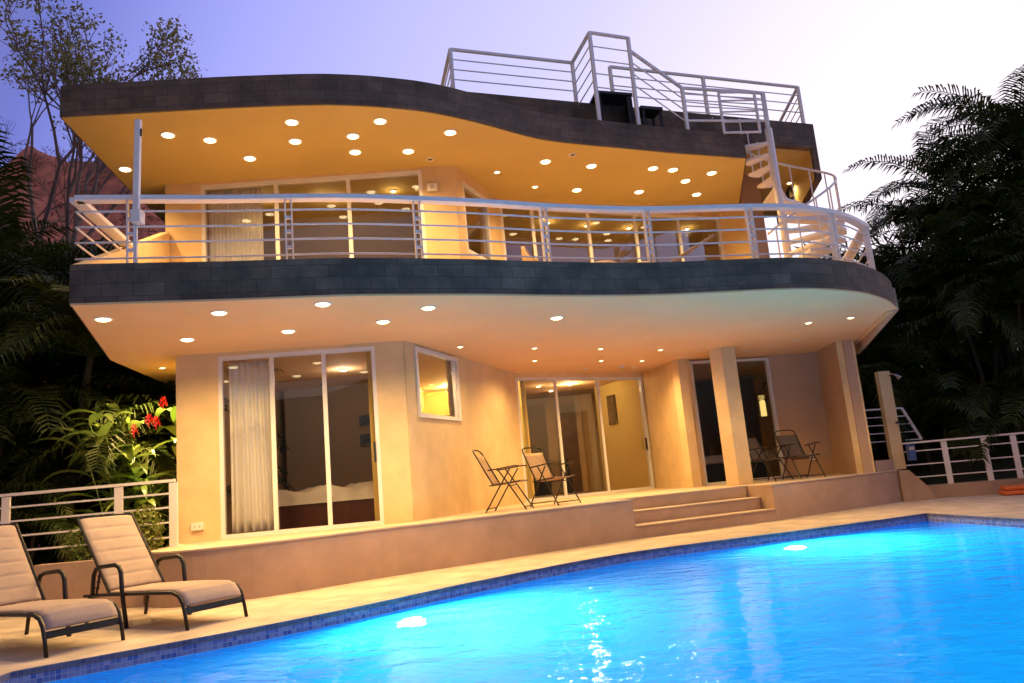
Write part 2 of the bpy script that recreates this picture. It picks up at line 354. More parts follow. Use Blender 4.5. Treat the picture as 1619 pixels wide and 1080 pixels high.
def ringwall(name, ring, z0, z1, m):
    me = bpy.data.meshes.new(name); bm = bmesh.new(); uvl = bm.loops.layers.uv.new('UVMap'); L = 0
    for i in range(len(ring)):
        a, b = Vector(ring[i]), Vector(ring[(i+1) % len(ring)]); l = (b-a).length
        f = bm.faces.new([bm.verts.new((*a, z0)), bm.verts.new((*b, z0)), bm.verts.new((*b, z1)), bm.verts.new((*a, z1))])
        for lp, u in zip(f.loops, [(L, z0), (L+l, z0), (L+l, z1), (L, z1)]): lp[uvl].uv = u
        L += l
    bm.to_mesh(me); bm.free(); me.materials.append(m); o = bpy.data.objects.new(name, me); C.objects.link(o); return o
tag(ringwall('pool_border_tiles', poolring, -0.14, -0.005, m_tile), 'blue and grey mosaic border round the waterline', 'tiles', kind='structure')
pb = ringwall('pool_basin', poolring, -1.7, -0.14, m_pool)
bmp = bmesh.new(); bmp.from_mesh(pb.data); uvl = bmp.loops.layers.uv['UVMap']
vs = [bmp.verts.new((p[0], p[1], -1.7)) for p in poolring]; es = [bmp.edges.new((vs[i], vs[(i+1) % len(vs)])) for i in range(len(vs))]
rr = bmesh.ops.triangle_fill(bmp, use_beauty=True, edges=es)
for g in rr['geom']:
    if isinstance(g, bmesh.types.BMFace):
        for l in g.loops: l[uvl].uv = (l.vert.co.x, l.vert.co.y)
bmp.to_mesh(pb.data); bmp.free(); tag(pb, 'deep blue tiled pool basin under the water', 'pool', kind='structure')
wt = fill_with_hole('water', poolring, [], -0.12, m_water); tag(wt, 'glowing turquoise pool water with small ripples', 'water', kind='structure')
def pool_light(x, y, z, dirv, label, e=370, lens=True):
    t = empty('pool_light', (x, y, z), 0, label, 'pool light', 'underwater pool lights')
    d = Vector((*dirv, 0)).normalized(); m1 = MB(); p = Vector((x, y, z))
    m1.tube([p-d*.02, p+d*.03], .17, 20); m1.build('rim', m_chrome, t, smooth=False)
    m2 = MB(); m2.tube([p+d*.032, p+d*.045], .145, 20); m2.build('lens', m_poolbulb, t)
    l = bpy.data.lights.new('pool_beam', 'AREA'); l.shape = 'DISK'; l.size = .2; l.energy = e; l.color = (0.62, 0.93, 1.0)
    lo = bpy.data.objects.new('pool_beam', l); C.objects.link(lo); lo.parent = t; lo.location = d*.16
    lo.rotation_euler = Vector((d.x, d.y, 0.06)).to_track_quat('-Z', 'Y').to_euler()
    return t
pool_light(-1.27, 7.93, -.78, (.68, -.73), 'bright submerged pool light nearest the loungers')
pool_light(3.62, 11.07, -.85, (.35, -.93), 'bright submerged pool light below the terrace steps')
pool_light(7.0, 3.2, -.6, (-1, .1), 'submerged pool light in the far right pool wall')
pool_light(1.0, -3.9, -.75, (0.1, 1), 'unseen submerged light added in the pool wall behind the viewer')  # added lamp out of view, brightens the water from the near wall
pool_light(4.8, -3.9, -.75, (0.1, 1), 'second unseen submerged light added in the pool wall behind the viewer')  # another added lamp out of view, same purpose

# ------------------------------------------------------------------ house
Z1, Z2, Z3, Z4 = 3.15, 3.57, 5.95, 6.38
house = empty('house', (0.6, 12.5, 0), 0, 'two storey ochre villa with wavy dark stone bands and glowing ceilings', 'house')
H_ = house
# lower slab outline
f1 = [(-4.38, 7.46), (-3.8, 7.59), (-2.98, 7.79), (-2.18, 7.95), (-1.54, 8.11), (-0.38, 8.52), (0.58, 8.93), (1.47, 9.25), (2.18, 9.43), (3.32, 9.63), (3.93, 9.80), (4.4, 10.05), (4.8, 10.33), (5.2, 10.72), (5.6, 11.2), (5.99, 11.79)]
f1s = [tuple(p) for p in smooth_path(f1, 4)]
def to3(P, z): return [(p[0], p[1], z) for p in P]
slab1 = f1s+[(7.02, 15.78), (7.6, 19.5), (-6.1, 19.5), (-5.94, 13.2), (-5.55, 10.41)]
MB().prism(slab1, Z1, Z2-.06).build('lower_ceiling', m_sof_lo, H_)
fl = [tuple(p) for p in offset_path(f1s, .03)]+[(6.99, 15.78), (7.57, 19.4), (-6.05, 19.4), (-5.9, 13.2), (-5.52, 10.41)]
MB().prism(fl, Z2-.055, Z2-.02).build('upper_deck_floor', m_floor, H_)
band1 = [(-5.94, 13.2), (-5.55, 10.41)]+f1s+[(7.02, 15.78), (7.6, 19.5)]
ribbon('stone_band', offset_path(band1, -0.02), Z1+.012, Z2, 0.05+.02, m_stone, H_)
# thin pale drip edge below the band
MB().bar(to3(offset_path(f1s, -.012), Z1-.004), .05, .022).build('drip_edge', m_sof_lo, H_)
# downstand along the right side of the lower ceiling
MB().wall((6.04, 11.95), (7.05, 15.8), 3.13, Z2-.05, .10, .0).build('side_fascia', m_sof_lo, H_)
mb = MB(); mb.add([(6.0, 11.9, 3.14), (6.1, 11.88, 3.14), (7.14, 15.78, 2.98), (7.04, 15.8, 2.98), (6.0, 11.9, 3.5), (6.1, 11.88, 3.5), (7.14, 15.78, 3.5), (7.04, 15.8, 3.5)], [(0, 1, 2, 3), (4, 5, 6, 7), (0, 1, 5, 4), (1, 2, 6, 5), (2, 3, 7, 6), (3, 0, 4, 7)]); mb.build('side_fascia', m_wall2, H_)
# roof slab
f3 = [(-5.34, 8.82), (-4.45, 8.88), (-3.38, 8.95), (-2.38, 9.05), (-1.9, 9.14), (-1.43, 9.28), (-0.84, 9.53), (-0.23, 9.94), (0.42, 10.47), (0.93, 10.80), (2.1, 11.30), (2.98, 11.66), (4.14, 12.09)]
f3s = [tuple(p) for p in smooth_path(f3, 4)]
slab3 = f3s+[(4.66, 14.4), (5.2, 17), (5.3, 19), (-6.3, 19), (-5.9, 13.5), (-5.66, 11.1)]
MB().prism(slab3, Z3, Z4-.06).build('upper_ceiling', m_sof_hi, H_)
band3 = [(-6.3, 19), (-5.9, 13.5), (-5.66, 11.1)]+f3s+[(4.66, 14.4), (5.2, 17)]
ribbon('stone_band', offset_path(band3, -0.02), Z3+.012, Z4, .07, m_stone, H_)
# raised roof terrace with its own parapet, behind the lip
pa, pb2 = Vector((-2.2, 10.31)), Vector((5.86, 13.30))
ribbon('parapet', [tuple(pa), tuple(pa.lerp(pb2, .5)), tuple(pb2)], 6.53, 7.0, .14, m_stone, H_)
MB().wall(pa, Vector((4.28, 12.72)), Z4-.06, 6.53, .12, .01).build('parapet_foot', m_stone, H_)
rt = [tuple(pa+Vector((.0, .16))), (5.84, 13.45), (6.45, 17.2), (-2.0, 17.0)]
MB().prism(rt, 6.53, 6.75).build('roof_terrace', m_sof_hi, H_)
# right end fin hanging from the roof terrace
ribbon('end_fin', [(5.875, 13.29), (6.21, 15.2)], 5.93, 6.995, .10, m_stone, H_)
MB().wall((5.76, 13.33), (6.09, 15.2), 5.95, 6.53, .012, 0.0).build('fin_lining', m_sof_hi, H_)
MB().wall((6.10, 15.2), (6.5, 17.2), 6.3, 7.0, .1).build('parapet', m_stone, H_)

# ---- lower walls
ZB = 0.6; ZT = Z1
def door(a, b, z0, z1, cuts, name, glassm, handle=None, fr=.055, frd=.09, set_=.05, curt=None, lite=None):
    """sliding glazed door on plan line a-b: frame, panes between cuts (fractions), handle"""
    a = Vector(a); b = Vector(b); d = (b-a).normalized(); n = Vector((-d.y, d.x)); L = (b-a).length
    base = a.lerp(b, .5)
    t = bpy.data.objects.new(name, None); C.objects.link(t); t.parent = H_; t.location = Vector((base.x, base.y, z0))-H_.location
    rz = math.atan2(d.y, d.x)
    def P(u, w, z): q = a+d*u+n*(w+set_); return (q.x, q.y, z)
    f = MB(); zc = (z0+z1)/2
    for u in (fr/2, L-fr/2): f.box(P(u, 0, zc), (fr, frd, z1-z0), rz)
    for z in (z0+fr/2, z1-fr/2): f.box(P(L/2, 0, z), (L-2*fr, frd, fr), rz)
    f.build('frame', m_alu, t)
    cs = [fr]+[c*L for c in cuts]+[L-fr]
    for i, c in enumerate(cs[1:-1]):
        g = MB(); g.box(P(c, -.012 if i % 2 else -.03, zc), (.06, .035, z1-z0-2*fr-.002), rz); g.build('mullion', m_alu, t)
    for i in range(len(cs)-1):
        w = cs[i+1]-cs[i]; g = MB(); g.box(P((cs[i]+cs[i+1])/2, 0.005+.012*(i % 2), zc), (w-.002, .006, z1-z0-2*fr-.002), rz)
        g.build('glass', glassm, t)
    if handle:
        u, z, h = handle; g = MB(); g.box(P(u, -.055, z), (.03, .03, h), rz); g.build('handle', m_black, t)
    return t
# bedroom front wall
bA, bB, bC = (-4.69, 10.50), (-1.98, 10.81), (-1.58, 10.87)
def along(a, b, t): return (a[0]+(b[0]-a[0])*t, a[1]+(b[1]-a[1])*t)
bD0, bD1 = (-4.13, 10.564), (-1.97, 10.812)
MB().wall(bA, bD0, ZB, ZT, .2).build('wall', m_wall, H_)
MB().wall(bD1, (-1.57, 10.858), ZB, ZT, .2).build('wall', m_wall, H_)
MB().wall(bD0, bD1, 3.10, ZT, .2, .002).build('wall', m_wall, H_)
d1 = door(bD0, bD1, ZB+.0, 3.10, (.335, .665), 'sliding_door', m_glass, handle=(2.10, 1.60, .28))
d1['label'] = 'three panel sliding door of the bedroom with a white curtain behind it'
# left side wall of the ground floor
MB().wall((-4.95, 18), (-4.69, 10.72), ZB-.6, ZT, .2).build('side_wall', m_wall, H_)
# kitchen wall, running back to the living room door
kA, kB = Vector((-1.55, 10.87)), Vector((0.0, 15.22)); kd = (kB-kA).normalized()
kw0, kw1 = .30, 1.80
def kp(u): q = kA+kd*u; return (q.x, q.y)
KL = (kB-kA).length
MB().wall(kp(0), kp(kw0), ZB, ZT, .2).build('wall', m_wall, H_)
MB().wall(kp(kw1), kp(KL), ZB, ZT, .2).build('wall', m_wall, H_)
MB().wall(kp(kw0), kp(kw1), ZB, 2.06, .2, .001).build('wall', m_wall, H_)
kw = door(kp(kw0), kp(kw1), 2.06, 3.11, (.88,), 'window', m_glass_clear, fr=.06, set_=.02)
kw['label'] = 'high kitchen window showing a yellow lit room'
MB().wall(kp(kw0), kp(kw1), 3.11, ZT, .2, .001).build('wall', m_wall, H_)
# living room door
lA, lB = (0.0, 15.28), (2.83, 17.09)
d2 = door(lA, lB, ZB, 3.06, (.29, .625), 'sliding_door', m_glass, handle=(3.25, 1.58, .26))
d2['label'] = 'three panel sliding door of the living room under small ceiling spots'
MB().wall(lA, lB, 3.06, ZT, .2, .002).build('wall', m_wall, H_)
# right wing
MB().wall((2.84, 17.05), (3.28, 15.34), ZB, ZT, .2, 0.0).build('wall', m_wall, H_)
MB().wall((3.28, 15.34), (3.56, 15.50), ZB, ZT, .2).build('wall', m_wall, H_)
wA, wB = (3.58, 15.58), (5.36, 16.08)
d3 = door(wA, wB, ZB, 3.12, (.5,), 'sliding_door', m_glass)
d3['label'] = 'dark glazed door of the right bedroom behind the square column'
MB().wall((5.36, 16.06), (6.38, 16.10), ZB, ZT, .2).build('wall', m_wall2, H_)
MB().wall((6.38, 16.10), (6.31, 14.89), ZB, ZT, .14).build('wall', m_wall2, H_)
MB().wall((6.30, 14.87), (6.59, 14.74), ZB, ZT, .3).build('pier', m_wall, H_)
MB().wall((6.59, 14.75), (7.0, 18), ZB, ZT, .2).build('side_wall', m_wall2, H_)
# free column
MB().prism([(3.70, 14.42), (3.89, 14.28), (4.17, 14.33), (4.05, 14.60), (3.80, 14.62)], ZB, ZT).build('column', m_wall, H_, bevel=.008)

# ---- terrace plinth and steps
pl_front = [(-4.50, 9.95), (-4.45, 9.2), (-4.15, 8.78), (-3.7, 8.66), (-3.1, 8.84), (-2.45, 9.30), (-1.85, 9.80), (-1.05, 10.33), (-0.29, 10.85), (0.6, 11.45), (1.63, 12.09)]
plf = [tuple(p) for p in smooth_path(pl_front, 4)]
nB = Vector((-.397, .918)); aL = Vector((1.63, 12.09)); aR = Vector((4.13, 13.17))
notch = [tuple(aL+nB*.64+Vector((-.12, -.05))), tuple(aR+nB*.64)]
tail = [(7.14, 15.06), (7.2, 18.5), (-4.85, 18.5), (-4.68, 10.6)]
MB().prism(plf+notch+[tuple(aR)]+tail, 0, ZB-.02).build('terrace_plinth', m_plinth, H_)
lipf = [tuple(p) for p in offset_path(plf, -.012)]
MB().prism(lipf+[tuple(Vector(notch[0])+nB*-.012), tuple(Vector(notch[1])+nB*-.012)]+[(4.125, 13.155), (7.15, 15.05), (7.2, 18.5), (-4.86, 18.5), (-4.69, 10.6)], ZB-.02, ZB).build('terrace_floor', m_floor, H_)
for k, zt in ((0, .20), (1, .40)):
    q = lambda d, e: [tuple(aL+nB*(d-e)+Vector((-.0, 0))), tuple(aR+nB*(d-e)+Vector((-.004, -.002))), tuple(aR+nB*.63), tuple(aL+nB*.63)]
    MB().prism(q(.32*k, 0), 0 if k == 0 else .2, zt-.018).build('step_riser', m_plinth, H_)
    MB().prism(q(.32*k, .014), zt-.018, zt).build('step_tread', m_floor, H_)
# low curb and wall beyond the right end
MB().prism([(7.15, 15.15), (7.15, 15.9), (6.85, 15.9), (6.66, 14.85)], ZB, .80).build('curb', m_plinth, H_)

# ---- upper walls
uA, uB = (-5.10, 11.10), (-0.67, 11.31)
U0, U1 = Z2-.02, Z3
uD0, uD1 = along(uA, uB, .122), along(uA, uB, .886)
MB().wall(uA, uD0, U0, U1, .2).build('wall', m_wall, H_)
MB().wall(uD1, uB, U0, U1, .2).build('wall', m_wall, H_)
MB().wall(uD0, uD1, 5.91, U1, .2, .002).build('wall', m_wall, H_)
d4 = door(uD0, uD1, U0, 5.91, (.336, .662), 'sliding_door', m_glass_up)
d4['label'] = 'wide upper sliding door with a curtain on its left panel'
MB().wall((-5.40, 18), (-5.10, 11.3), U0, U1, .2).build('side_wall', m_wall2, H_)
vB = (-0.01, 12.94); v0, v1 = along(uB, vB, .16), along(uB, vB, .72)
MB().wall(uB, v0, U0, U1, .2).build('wall', m_wall, H_)
MB().wall(v1, vB, U0, U1, .2).build('wall', m_wall, H_)
MB().wall(v0, v1, U0, 4.62, .2, .002).build('wall', m_wall, H_)
MB().wall(v0, v1, 5.80, U1, .2, .002).build('wall', m_wall, H_)
w2 = door(v0, v1, 4.62, 5.80, (), 'window', m_glass_up); w2['label'] = 'narrow upper window beside the wall corner'
gA, gB = (-0.01, 12.94), (4.38, 14.80)
d5 = door(gA, gB, U0, 5.86, (.13, .37, .58, .79), 'sliding_door', m_glass_up)
d5['label'] = 'long upper glazed front mirroring the ceiling lamps'
MB().wall(gA, gB, 5.86, U1, .2, .002).build('wall', m_wall, H_)
MB().wall((4.38, 14.80), (4.70, 14.26), U0, Z3, .15).build('wall', m_wall, H_)
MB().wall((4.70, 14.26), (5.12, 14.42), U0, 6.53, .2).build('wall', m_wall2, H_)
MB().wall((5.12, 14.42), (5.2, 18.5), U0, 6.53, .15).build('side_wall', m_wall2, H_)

# sloping side parapet of the upper deck, left
MB().wall((-5.14, 11.05), (-4.46, 7.56), U0, 5.18, .12, 0, z1b=3.60).build('side_parapet', m_wall, H_)
# back walls, so no light leaks through
MB().wall((-5.3, 18.2), (5.2, 18.2), U0, U1, .2).build('back_wall', m_int, H_)
MB().wall((-4.9, 22), (7.4, 22), 0, Z1, .2).build('back_wall', m_int, H_)
MB().prism([(-5, 18.4), (7.5, 18.4), (7.5, 22.3), (-5, 22.3)], ZB-.3, ZB-.02).build('rear_floor', m_floor, H_)
MB().prism([(-5, 19.4), (7.5, 19.4), (7.5, 22.3), (-5, 22.3)], Z1, Z1+.1).build('rear_ceiling', m_int, H_)
MB().wall((-4.8, 22), (-4.95, 18), 0, Z1, .2).build('side_wall', m_wall2, H_)
MB().wall((7.0, 18), (7.4, 22), 0, Z1, .2).build('side_wall', m_wall2, H_)
# interior partitions
MB().wall((-4.5, 14.8), (-2.05, 14.8), ZB, Z1, .1).build('partition', m_int, H_)
MB().wall((-2.05, 11.1), (-2.05, 17.2), ZB, Z1, .1).build('partition', m_inty, H_)
MB().wall((-2.05, 17.2), (0.2, 17.2), ZB, Z1, .1).build('partition', m_inty, H_)
MB().wall((0.18, 15.45), (-0.4, 17.2), ZB, Z1, .1).build('partition', m_inty, H_)
MB().wall((1.95, 19.2), (2.86, 17.25), ZB, Z1, .1).build('partition', m_inty, H_)
MB().wall((-.2, 20.6), (2.0, 20.6), ZB, Z1, .1).build('partition', m_int, H_)
MB().wall((3.05, 20.5), (7.2, 20.5), ZB, Z1, .1).build('partition', m_int, H_)
MB().wall((3.0, 22), (2.98, 17.2), ZB, Z1, .1).build('partition', m_int, H_)
# kitchen cupboard
recenter(tag(MB().box((-1.22, 15.2, 1.50), (1.5, .5, 1.80)).build('kitchen_cupboard', m_olive), 'olive cupboard inside, seen low through the high kitchen window', 'cupboard'))
MB().wall((-4.9, 13.0), (-.6, 13.2), U0, U1, .1).build('partition', m_mauve, H_)
MB().wall((-.62, 13.2), (-.62, 11.6), U0, U1, .05).build('partition', m_mauve, H_)
MB().wall((-.3, 15.0), (5.0, 17.2), U0, U1, .1).build('partition', m_mauve, H_)
# bedroom furniture
bed = empty('bed', (-3.2, 12.4, ZB), 0, 'bed with rumpled white sheet and dark red base behind the curtained door', 'bed')
MB().box((-3.15, 12.6, .80), (2.0, 1.8, .36)).build('base', m_wood, bed, bevel=.02)
sh = MB(); rnd = random.Random(4); nx, ny = 26, 22; vs = []; fs = []
for j in range(ny+1):
    for i in range(nx+1):
        x = -4.18+2.06*i/nx; y = 11.66+1.88*j/ny; e = min(i, nx-i, j, ny-j)
        z = 1.16+.035*math.sin(x*9+y*4)+.03*math.sin(y*11-x*5)+rnd.uniform(-.01, .01) if e > 1 else (1.08 if e == 1 else .96)
        vs.append((x, y, z))
for j in range(ny):
    for i in range(nx): fs.append((j*(nx+1)+i, j*(nx+1)+i+1, (j+1)*(nx+1)+i+1, (j+1)*(nx+1)+i))
sh.add(vs, fs); sh.build('sheet', m_sheet, bed, smooth=True)

for zc, lb in ((2.42, 'small blue grey picture on the bedroom wall, upper of the two'), (2.06, 'small blue grey picture on the bedroom wall, lower of the two')):
    t = empty('picture', (-2.96, 14.78, zc-.12), 0, lb, 'picture', 'two bedroom pictures')
    MB().box((-2.96, 14.775, zc), (.25, .03, .25)).build('frame', m_int, t); MB().box((-2.96, 14.755, zc), (.20, .012, .20)).build('print', m_picb, t)
# curtains
def curtain(name, a, b, z0, z1, waves, amp, label, seed=0, gather=None):
    rnd = random.Random(seed); a = Vector(a); b = Vector(b); d = (b-a).normalized(); n = Vector((-d.y, d.x)); nx = waves*10; nz = 14; vs = []; fs = []
    ph = [rnd.uniform(.7, 1.3) for _ in range(waves+2)]
    for j in range(nz+1):
        w = j/nz; z = z1+(z0-z1)*w
        for i in range(nx+1):
            u = i/nx; k = u*waves; A = amp*(.45+.55*w)*ph[int(k)]
            uu = u*(1+ (gather or 0)*(w)) if gather else u
            q = a+(b-a)*uu+n*(A*math.sin(k*2*math.pi)+.3*A*math.sin(k*4.7+w*2))
            vs.append((q.x, q.y, z))
    for j in range(nz):
        for i in range(nx): fs.append((j*(nx+1)+i, j*(nx+1)+i+1, (j+1)*(nx+1)+i+1, (j+1)*(nx+1)+i))
    o = MB().add(vs, fs).build(name, m_curtain, None, smooth=True)
    sm = o.modifiers.new('thick', 'SOLIDIFY'); sm.thickness = .004
    return tag(recenter(o), label, 'curtain')
curtain('curtain', (-4.04, 10.73), (-3.48, 10.80), .66, 3.03, 6, .045, 'white full length curtain gathered at the left of the ground floor bedroom door', 1, .12)
curtain('curtain', (-4.50, 11.27), (-3.68, 11.31), U0+.03, 5.86, 14, .028, 'white curtain behind the left panel of the upper sliding door', 2)
# living room interior
t = empty('wall_picture', (2.30, 18.42, 2.2), 0, 'dark narrow framed picture on the yellow living room wall', 'picture')
rzp = math.atan2(17.25-19.2, 2.86-1.95)
q = Vector((1.95, 19.2)).lerp(Vector((2.86, 17.25)), .36); nn = Vector((-math.sin(rzp), math.cos(rzp)))
MB().box((q.x-nn.x*.03, q.y-nn.y*.03, 2.5), (.36, .03, .70), rzp).build('frame', m_black, t)
MB().box((q.x-nn.x*.05, q.y-nn.y*.05, 2.5), (.28, .012, .60), rzp).build('print', m_picd, t)
recenter(tag(MB().box((1.42, 20.53, 1.65), (.8, .06, 2.08)).build('inner_door', m_door), 'brown inner door at the back of the living room', 'door'))
sofa = empty('sofa', (.7, 19.2, ZB), 0, 'dark sofa in the unlit left part of the living room', 'sofa')
MB().box((.6, 19.2, .82), (1.1, .8, .4)).build('seat', m_black, sofa, bevel=.05); MB().box((.6, 19.55, 1.15), (1.1, .2, .6)).build('backrest', m_black, sofa, bevel=.05)
# right bedroom
bed2 = empty('bed', (4.6, 18, ZB), 0, 'dark bed with pale linen behind the right glazed door', 'bed')
MB().box((4.6, 18.2, .8), (2.2, 2.2, .4)).build('base', m_black, bed2, bevel=.03); MB().box((4.6, 18.2, 1.1), (2.1, 2.1, .2)).build('mattress', m_sheet, bed2, bevel=.06)
lw = empty('lit_inner_window', (6.47, 20.4, 2.1), 0, 'small inner window glowing yellow inside the dark right bedroom', 'window')
MB().box((6.47, 20.46, 2.41), (.22, .04, .62)).build('frame', m_int, lw); MB().box((6.47, 20.43, 2.41), (.15, .01, .55)).build('pane', m_litwin, lw)
# interior lamps that show through the windows
def ceil_lamp(x, y, z, e, label, r=.05, col=(1, .74, .36)):
    t = empty('ceiling_spot', (x, y, z), 0, label, 'ceiling lamp', 'lamps inside the rooms')
    MB().tube([(x, y, z-.02), (x, y, z)], r+.02, 16).build('trim', m_plast, t); MB().tube([(x, y, z-.035), (x, y, z-.021)], r, 16).build('bulb', m_bulb_dim, t)
    l = bpy.data.lights.new('room_glow', 'POINT'); l.energy = e; l.color = col; l.shadow_soft_size = .06; lo = bpy.data.objects.new('room_glow', l); C.objects.link(lo); lo.parent = t; lo.location = (0, 0, -.12)
ceil_lamp(-1.45, 16.4, Z1, 230, 'small lit ceiling lamp seen through the kitchen window', col=(1, .80, .30))
ceil_lamp(-2.9, 12.9, Z1, 11, 'weak ceiling lamp added to brighten the curtained bedroom', col=(1, .84, .66))  # added fill lamp, lifts the back wall and the curtain
ceil_lamp(1.25, 17.9, Z1, 45, 'small lit ceiling spot inside the living room, nearest its middle panel')
ceil_lamp(0.52, 17.7, Z1, 3, 'small lit ceiling spot inside the living room, behind its dark left panel')
ceil_lamp(0.85, 18.9, Z1, 2, 'small lit ceiling spot deepest inside the living room')
for x, y, lb in ((-3.9, 12.0, 'small lit ceiling spot behind the curtained panel upstairs'), (-2.95, 12.1, 'small lit ceiling spot left of the upper door middle'), (-2.75, 12.25, 'small lit ceiling spot touching the rail line upstairs'), (-1.75, 12.1, 'small lit ceiling spot in the right panel of the upper door')):
    ceil_lamp(x, y, Z3, 2.5, lb, .035)
for x, y, lb in ((.9, 14.4, 'small lit ceiling spot at the left end of the long upper glazing'), (1.7, 14.8, 'small lit ceiling spot behind the long upper glazing, second from its left'), (2.6, 15.2, 'small lit ceiling spot behind the long upper glazing, near its middle'), (3.9, 15.6, 'small lit ceiling spot behind the long upper glazing, near its right end')):
    ceil_lamp(x, y, Z3, 2.5, lb, .035)
# wall outlets and small wall things
def plate(x, y, z, w, h, rz, label):
    t = empty('outlet_box', (x, y, z-h/2), 0, label, 'outlet', 'outlet boxes on the walls')
    n = Vector((math.sin(rz), -math.cos(rz))); MB().box((x+n.x*.018, y+n.y*.018, z), (w, .036, h), rz).build('cover', m_plast, t, bevel=.004)
    for s in (-1, 1): MB().box((x+n.x*.037+math.cos(rz)*s*w*.2, y+n.y*.037+math.sin(rz)*s*w*.2, z), (.02, .004, .03), rz).build('socket', m_int, t)
plate(-4.425, 10.53, .80, .16, .10, .11, 'white outlet box low on the wall left of the bedroom door')
plate(-.18, 14.72, .98, .11, .12, 1.23, 'white outlet box low on the wall behind the chairs')
plate(5.95, 16.08, .98, .11, .11, .04, 'pale outlet box low on the wall behind the right chair')
t = empty('smoke_detector', (2.19, 15.55, Z1), 0, 'small round white detector on the ceiling above the living room door', 'detector')
MB().tube([(2.19, 15.55, 3.11), (2.19, 15.55, 3.15)], .065, 20).build('housing', m_plast, t); MB().tube([(2.19, 15.55, 3.09), (2.19, 15.55, 3.108)], .035, 16).build('sensor', m_int, t)
for x, y, lb in ((-1.02, 11.28, 'white switch box beside the upper sliding door'),):
    t = empty('switch_box', (x, y, 5.55), 0, lb, 'switch box'); MB().box((x, y-.02, 5.6), (.16, .04, .12), .05).build('cover', m_plast, t, bevel=.004); MB().box((x, y-.045, 5.6), (.05, .008, .05), .05).build('button', m_int, t)

# ---- downlights
def downlight(x, y, z, e, r=.055, on=True, bulb=None, ang=158):
    t = bpy.data.objects.new('downlight', None); C.objects.link(t); t.parent = H_; t.location = Vector((x, y, z))-H_.location
    n = 18; rin, rout = r, r+.022; vs = []; fs = []
    for k in range(n):
        a = 2*math.pi*k/n
        for rr, zz in ((rout, z-.001), (rout-.004, z-.012), (rin, z-.012), (rin, z-.001)): vs.append((x+math.cos(a)*rr, y+math.sin(a)*rr, zz))
    for k in range(n):
        for j in range(3): fs.append((k*4+j, ((k+1) % n)*4+j, ((k+1) % n)*4+j+1, k*4+j+1))
    MB().add(vs, fs).build('trim', m_plast, t)
    dm = MB(); vs = []; nr = 5
    for j in range(nr):
        q = j/(nr-1)*math.pi/2*.98
        for k in range(n): vs.append((x+(r-.004)*math.cos(q)*math.cos(2*math.pi*k/n), y+(r-.004)*math.cos(q)*math.sin(2*math.pi*k/n), z-.006-r*(.34 if on else .1)*math.sin(q)))
    dm.add(vs, [(j*n+k, j*n+(k+1) % n, (j+1)*n+(k+1) % n, (j+1)*n+k) for j in range(nr-1) for k in range(n)]+[tuple((nr-1)*n+k for k in range(n))])
    dm.build('bulb', (bulb or m_bulb) if on else m_bulb_off, t, smooth=True)
    if on:
        l = bpy.data.lights.new('downlight_beam', 'SPOT'); l.energy = e; l.color = LC; l.spot_size = math.radians(ang); l.spot_blend = 1.0; l.shadow_soft_size = .03
        lo = bpy.data.objects.new('downlight_beam', l); C.objects.link(lo); lo.parent = t; lo.location = (0, 0, -.065)
    return t
LC = (1, .66, .25)
E1, E2 = 185, 105
big = [(-4.41, 8.11), (-4.09, 9.49), (-3.21, 8.28), (-2.82, 9.53), (-2.06, 8.3), (-1.6, 9.47), (-0.96, 8.93), (0.63, 10.18)]
for x, y in big: downlight(x, y, Z1, E1, .080)
for x, y, e in [(-.81, 11.74, 110), (.36, 12.47, 100), (.38, 13.83, 150), (1.52, 13.14, 110), (1.67, 14.58, 150), (2.53, 15.08, 150), (2.69, 13.88, 140), (-5.24, 11.28, 420)]:
    downlight(x, y, Z1, e, .042, bulb=m_bulb_dim)
for x, y in ((4.85, 12.37), (5.49, 12.24)): downlight(x, y, Z1, 150, .05, bulb=m_bulb_dim)
for x, y in ((1.44, 15.54), (2.5, 16.01), (4.6, 15.0), (5.3, 14.2)): downlight(x, y, Z1, 0, .04, on=False)
for x, y in [(-5.36, 10.41), (-4.32, 9.5), (-3.86, 9.75), (-3.55, 10.42), (-2.65, 9.45), (-2.77, 10.01), (-1.96, 10.01), (-2.04, 10.52), (-1.51, 9.64), (-1.28, 10.65), (-.61, 10.16), (.78, 11.47), (1.37, 12.82), (1.54, 11.81), (2.52, 13.18), (2.6, 12.14), (2.96, 12.28), (3.29, 12.85), (3.65, 13.58), (3.69, 12.58)]:
    downlight(x, y, Z3, E2*1.1, .078, ang=138)
for x, y in ((0.0, 11.72), (.63, 12.5)): downlight(x, y, Z3, 60, .045, bulb=m_bulb_dim, ang=138)
for x, y in ((1.2, 11.3), (-1.0, 11.0)): downlight(x, y, Z3, 0, .045, on=False)
downlight(5.95, 15.0, 6.53, 40, .05)
downlight(6.75, 15.9, Z1, 12, .05)

# ---- upper deck railing
rin = offset_path(f1s, .09)
def arc_resample(P, n):
    P = [Vector(p) for p in P]; L = [0]
    for i in range(1, len(P)): L.append(L[-1]+(P[i]-P[i-1]).length)
    out = []
    for k in range(n+1):
        s_ = L[-1]*k/n; i = max(j for j in range(len(L)) if L[j] <= s_+1e-9); i = min(i, len(P)-2)
        out.append(P[i].lerp(P[i+1], (s_-L[i])/(L[i+1]-L[i])))
    return out
rail = arc_resample([p for p in rin if p[0] < 5.45], 60)
RT = 4.33
dr = bpy.data.objects.new('deck_railing', None); C.objects.link(dr); dr.parent = H_; dr.location = Vector((0.6, 9.2, Z2))-H_.location
MB().bar(to3(rail, RT-.025), .13, .05).build('handrail', m_white, dr)
for z in (4.17, 4.00, 3.83, 3.655): MB().tube(to3([p for p in rail], z), .0115, 8).build('rail', m_white, dr, smooth=True)
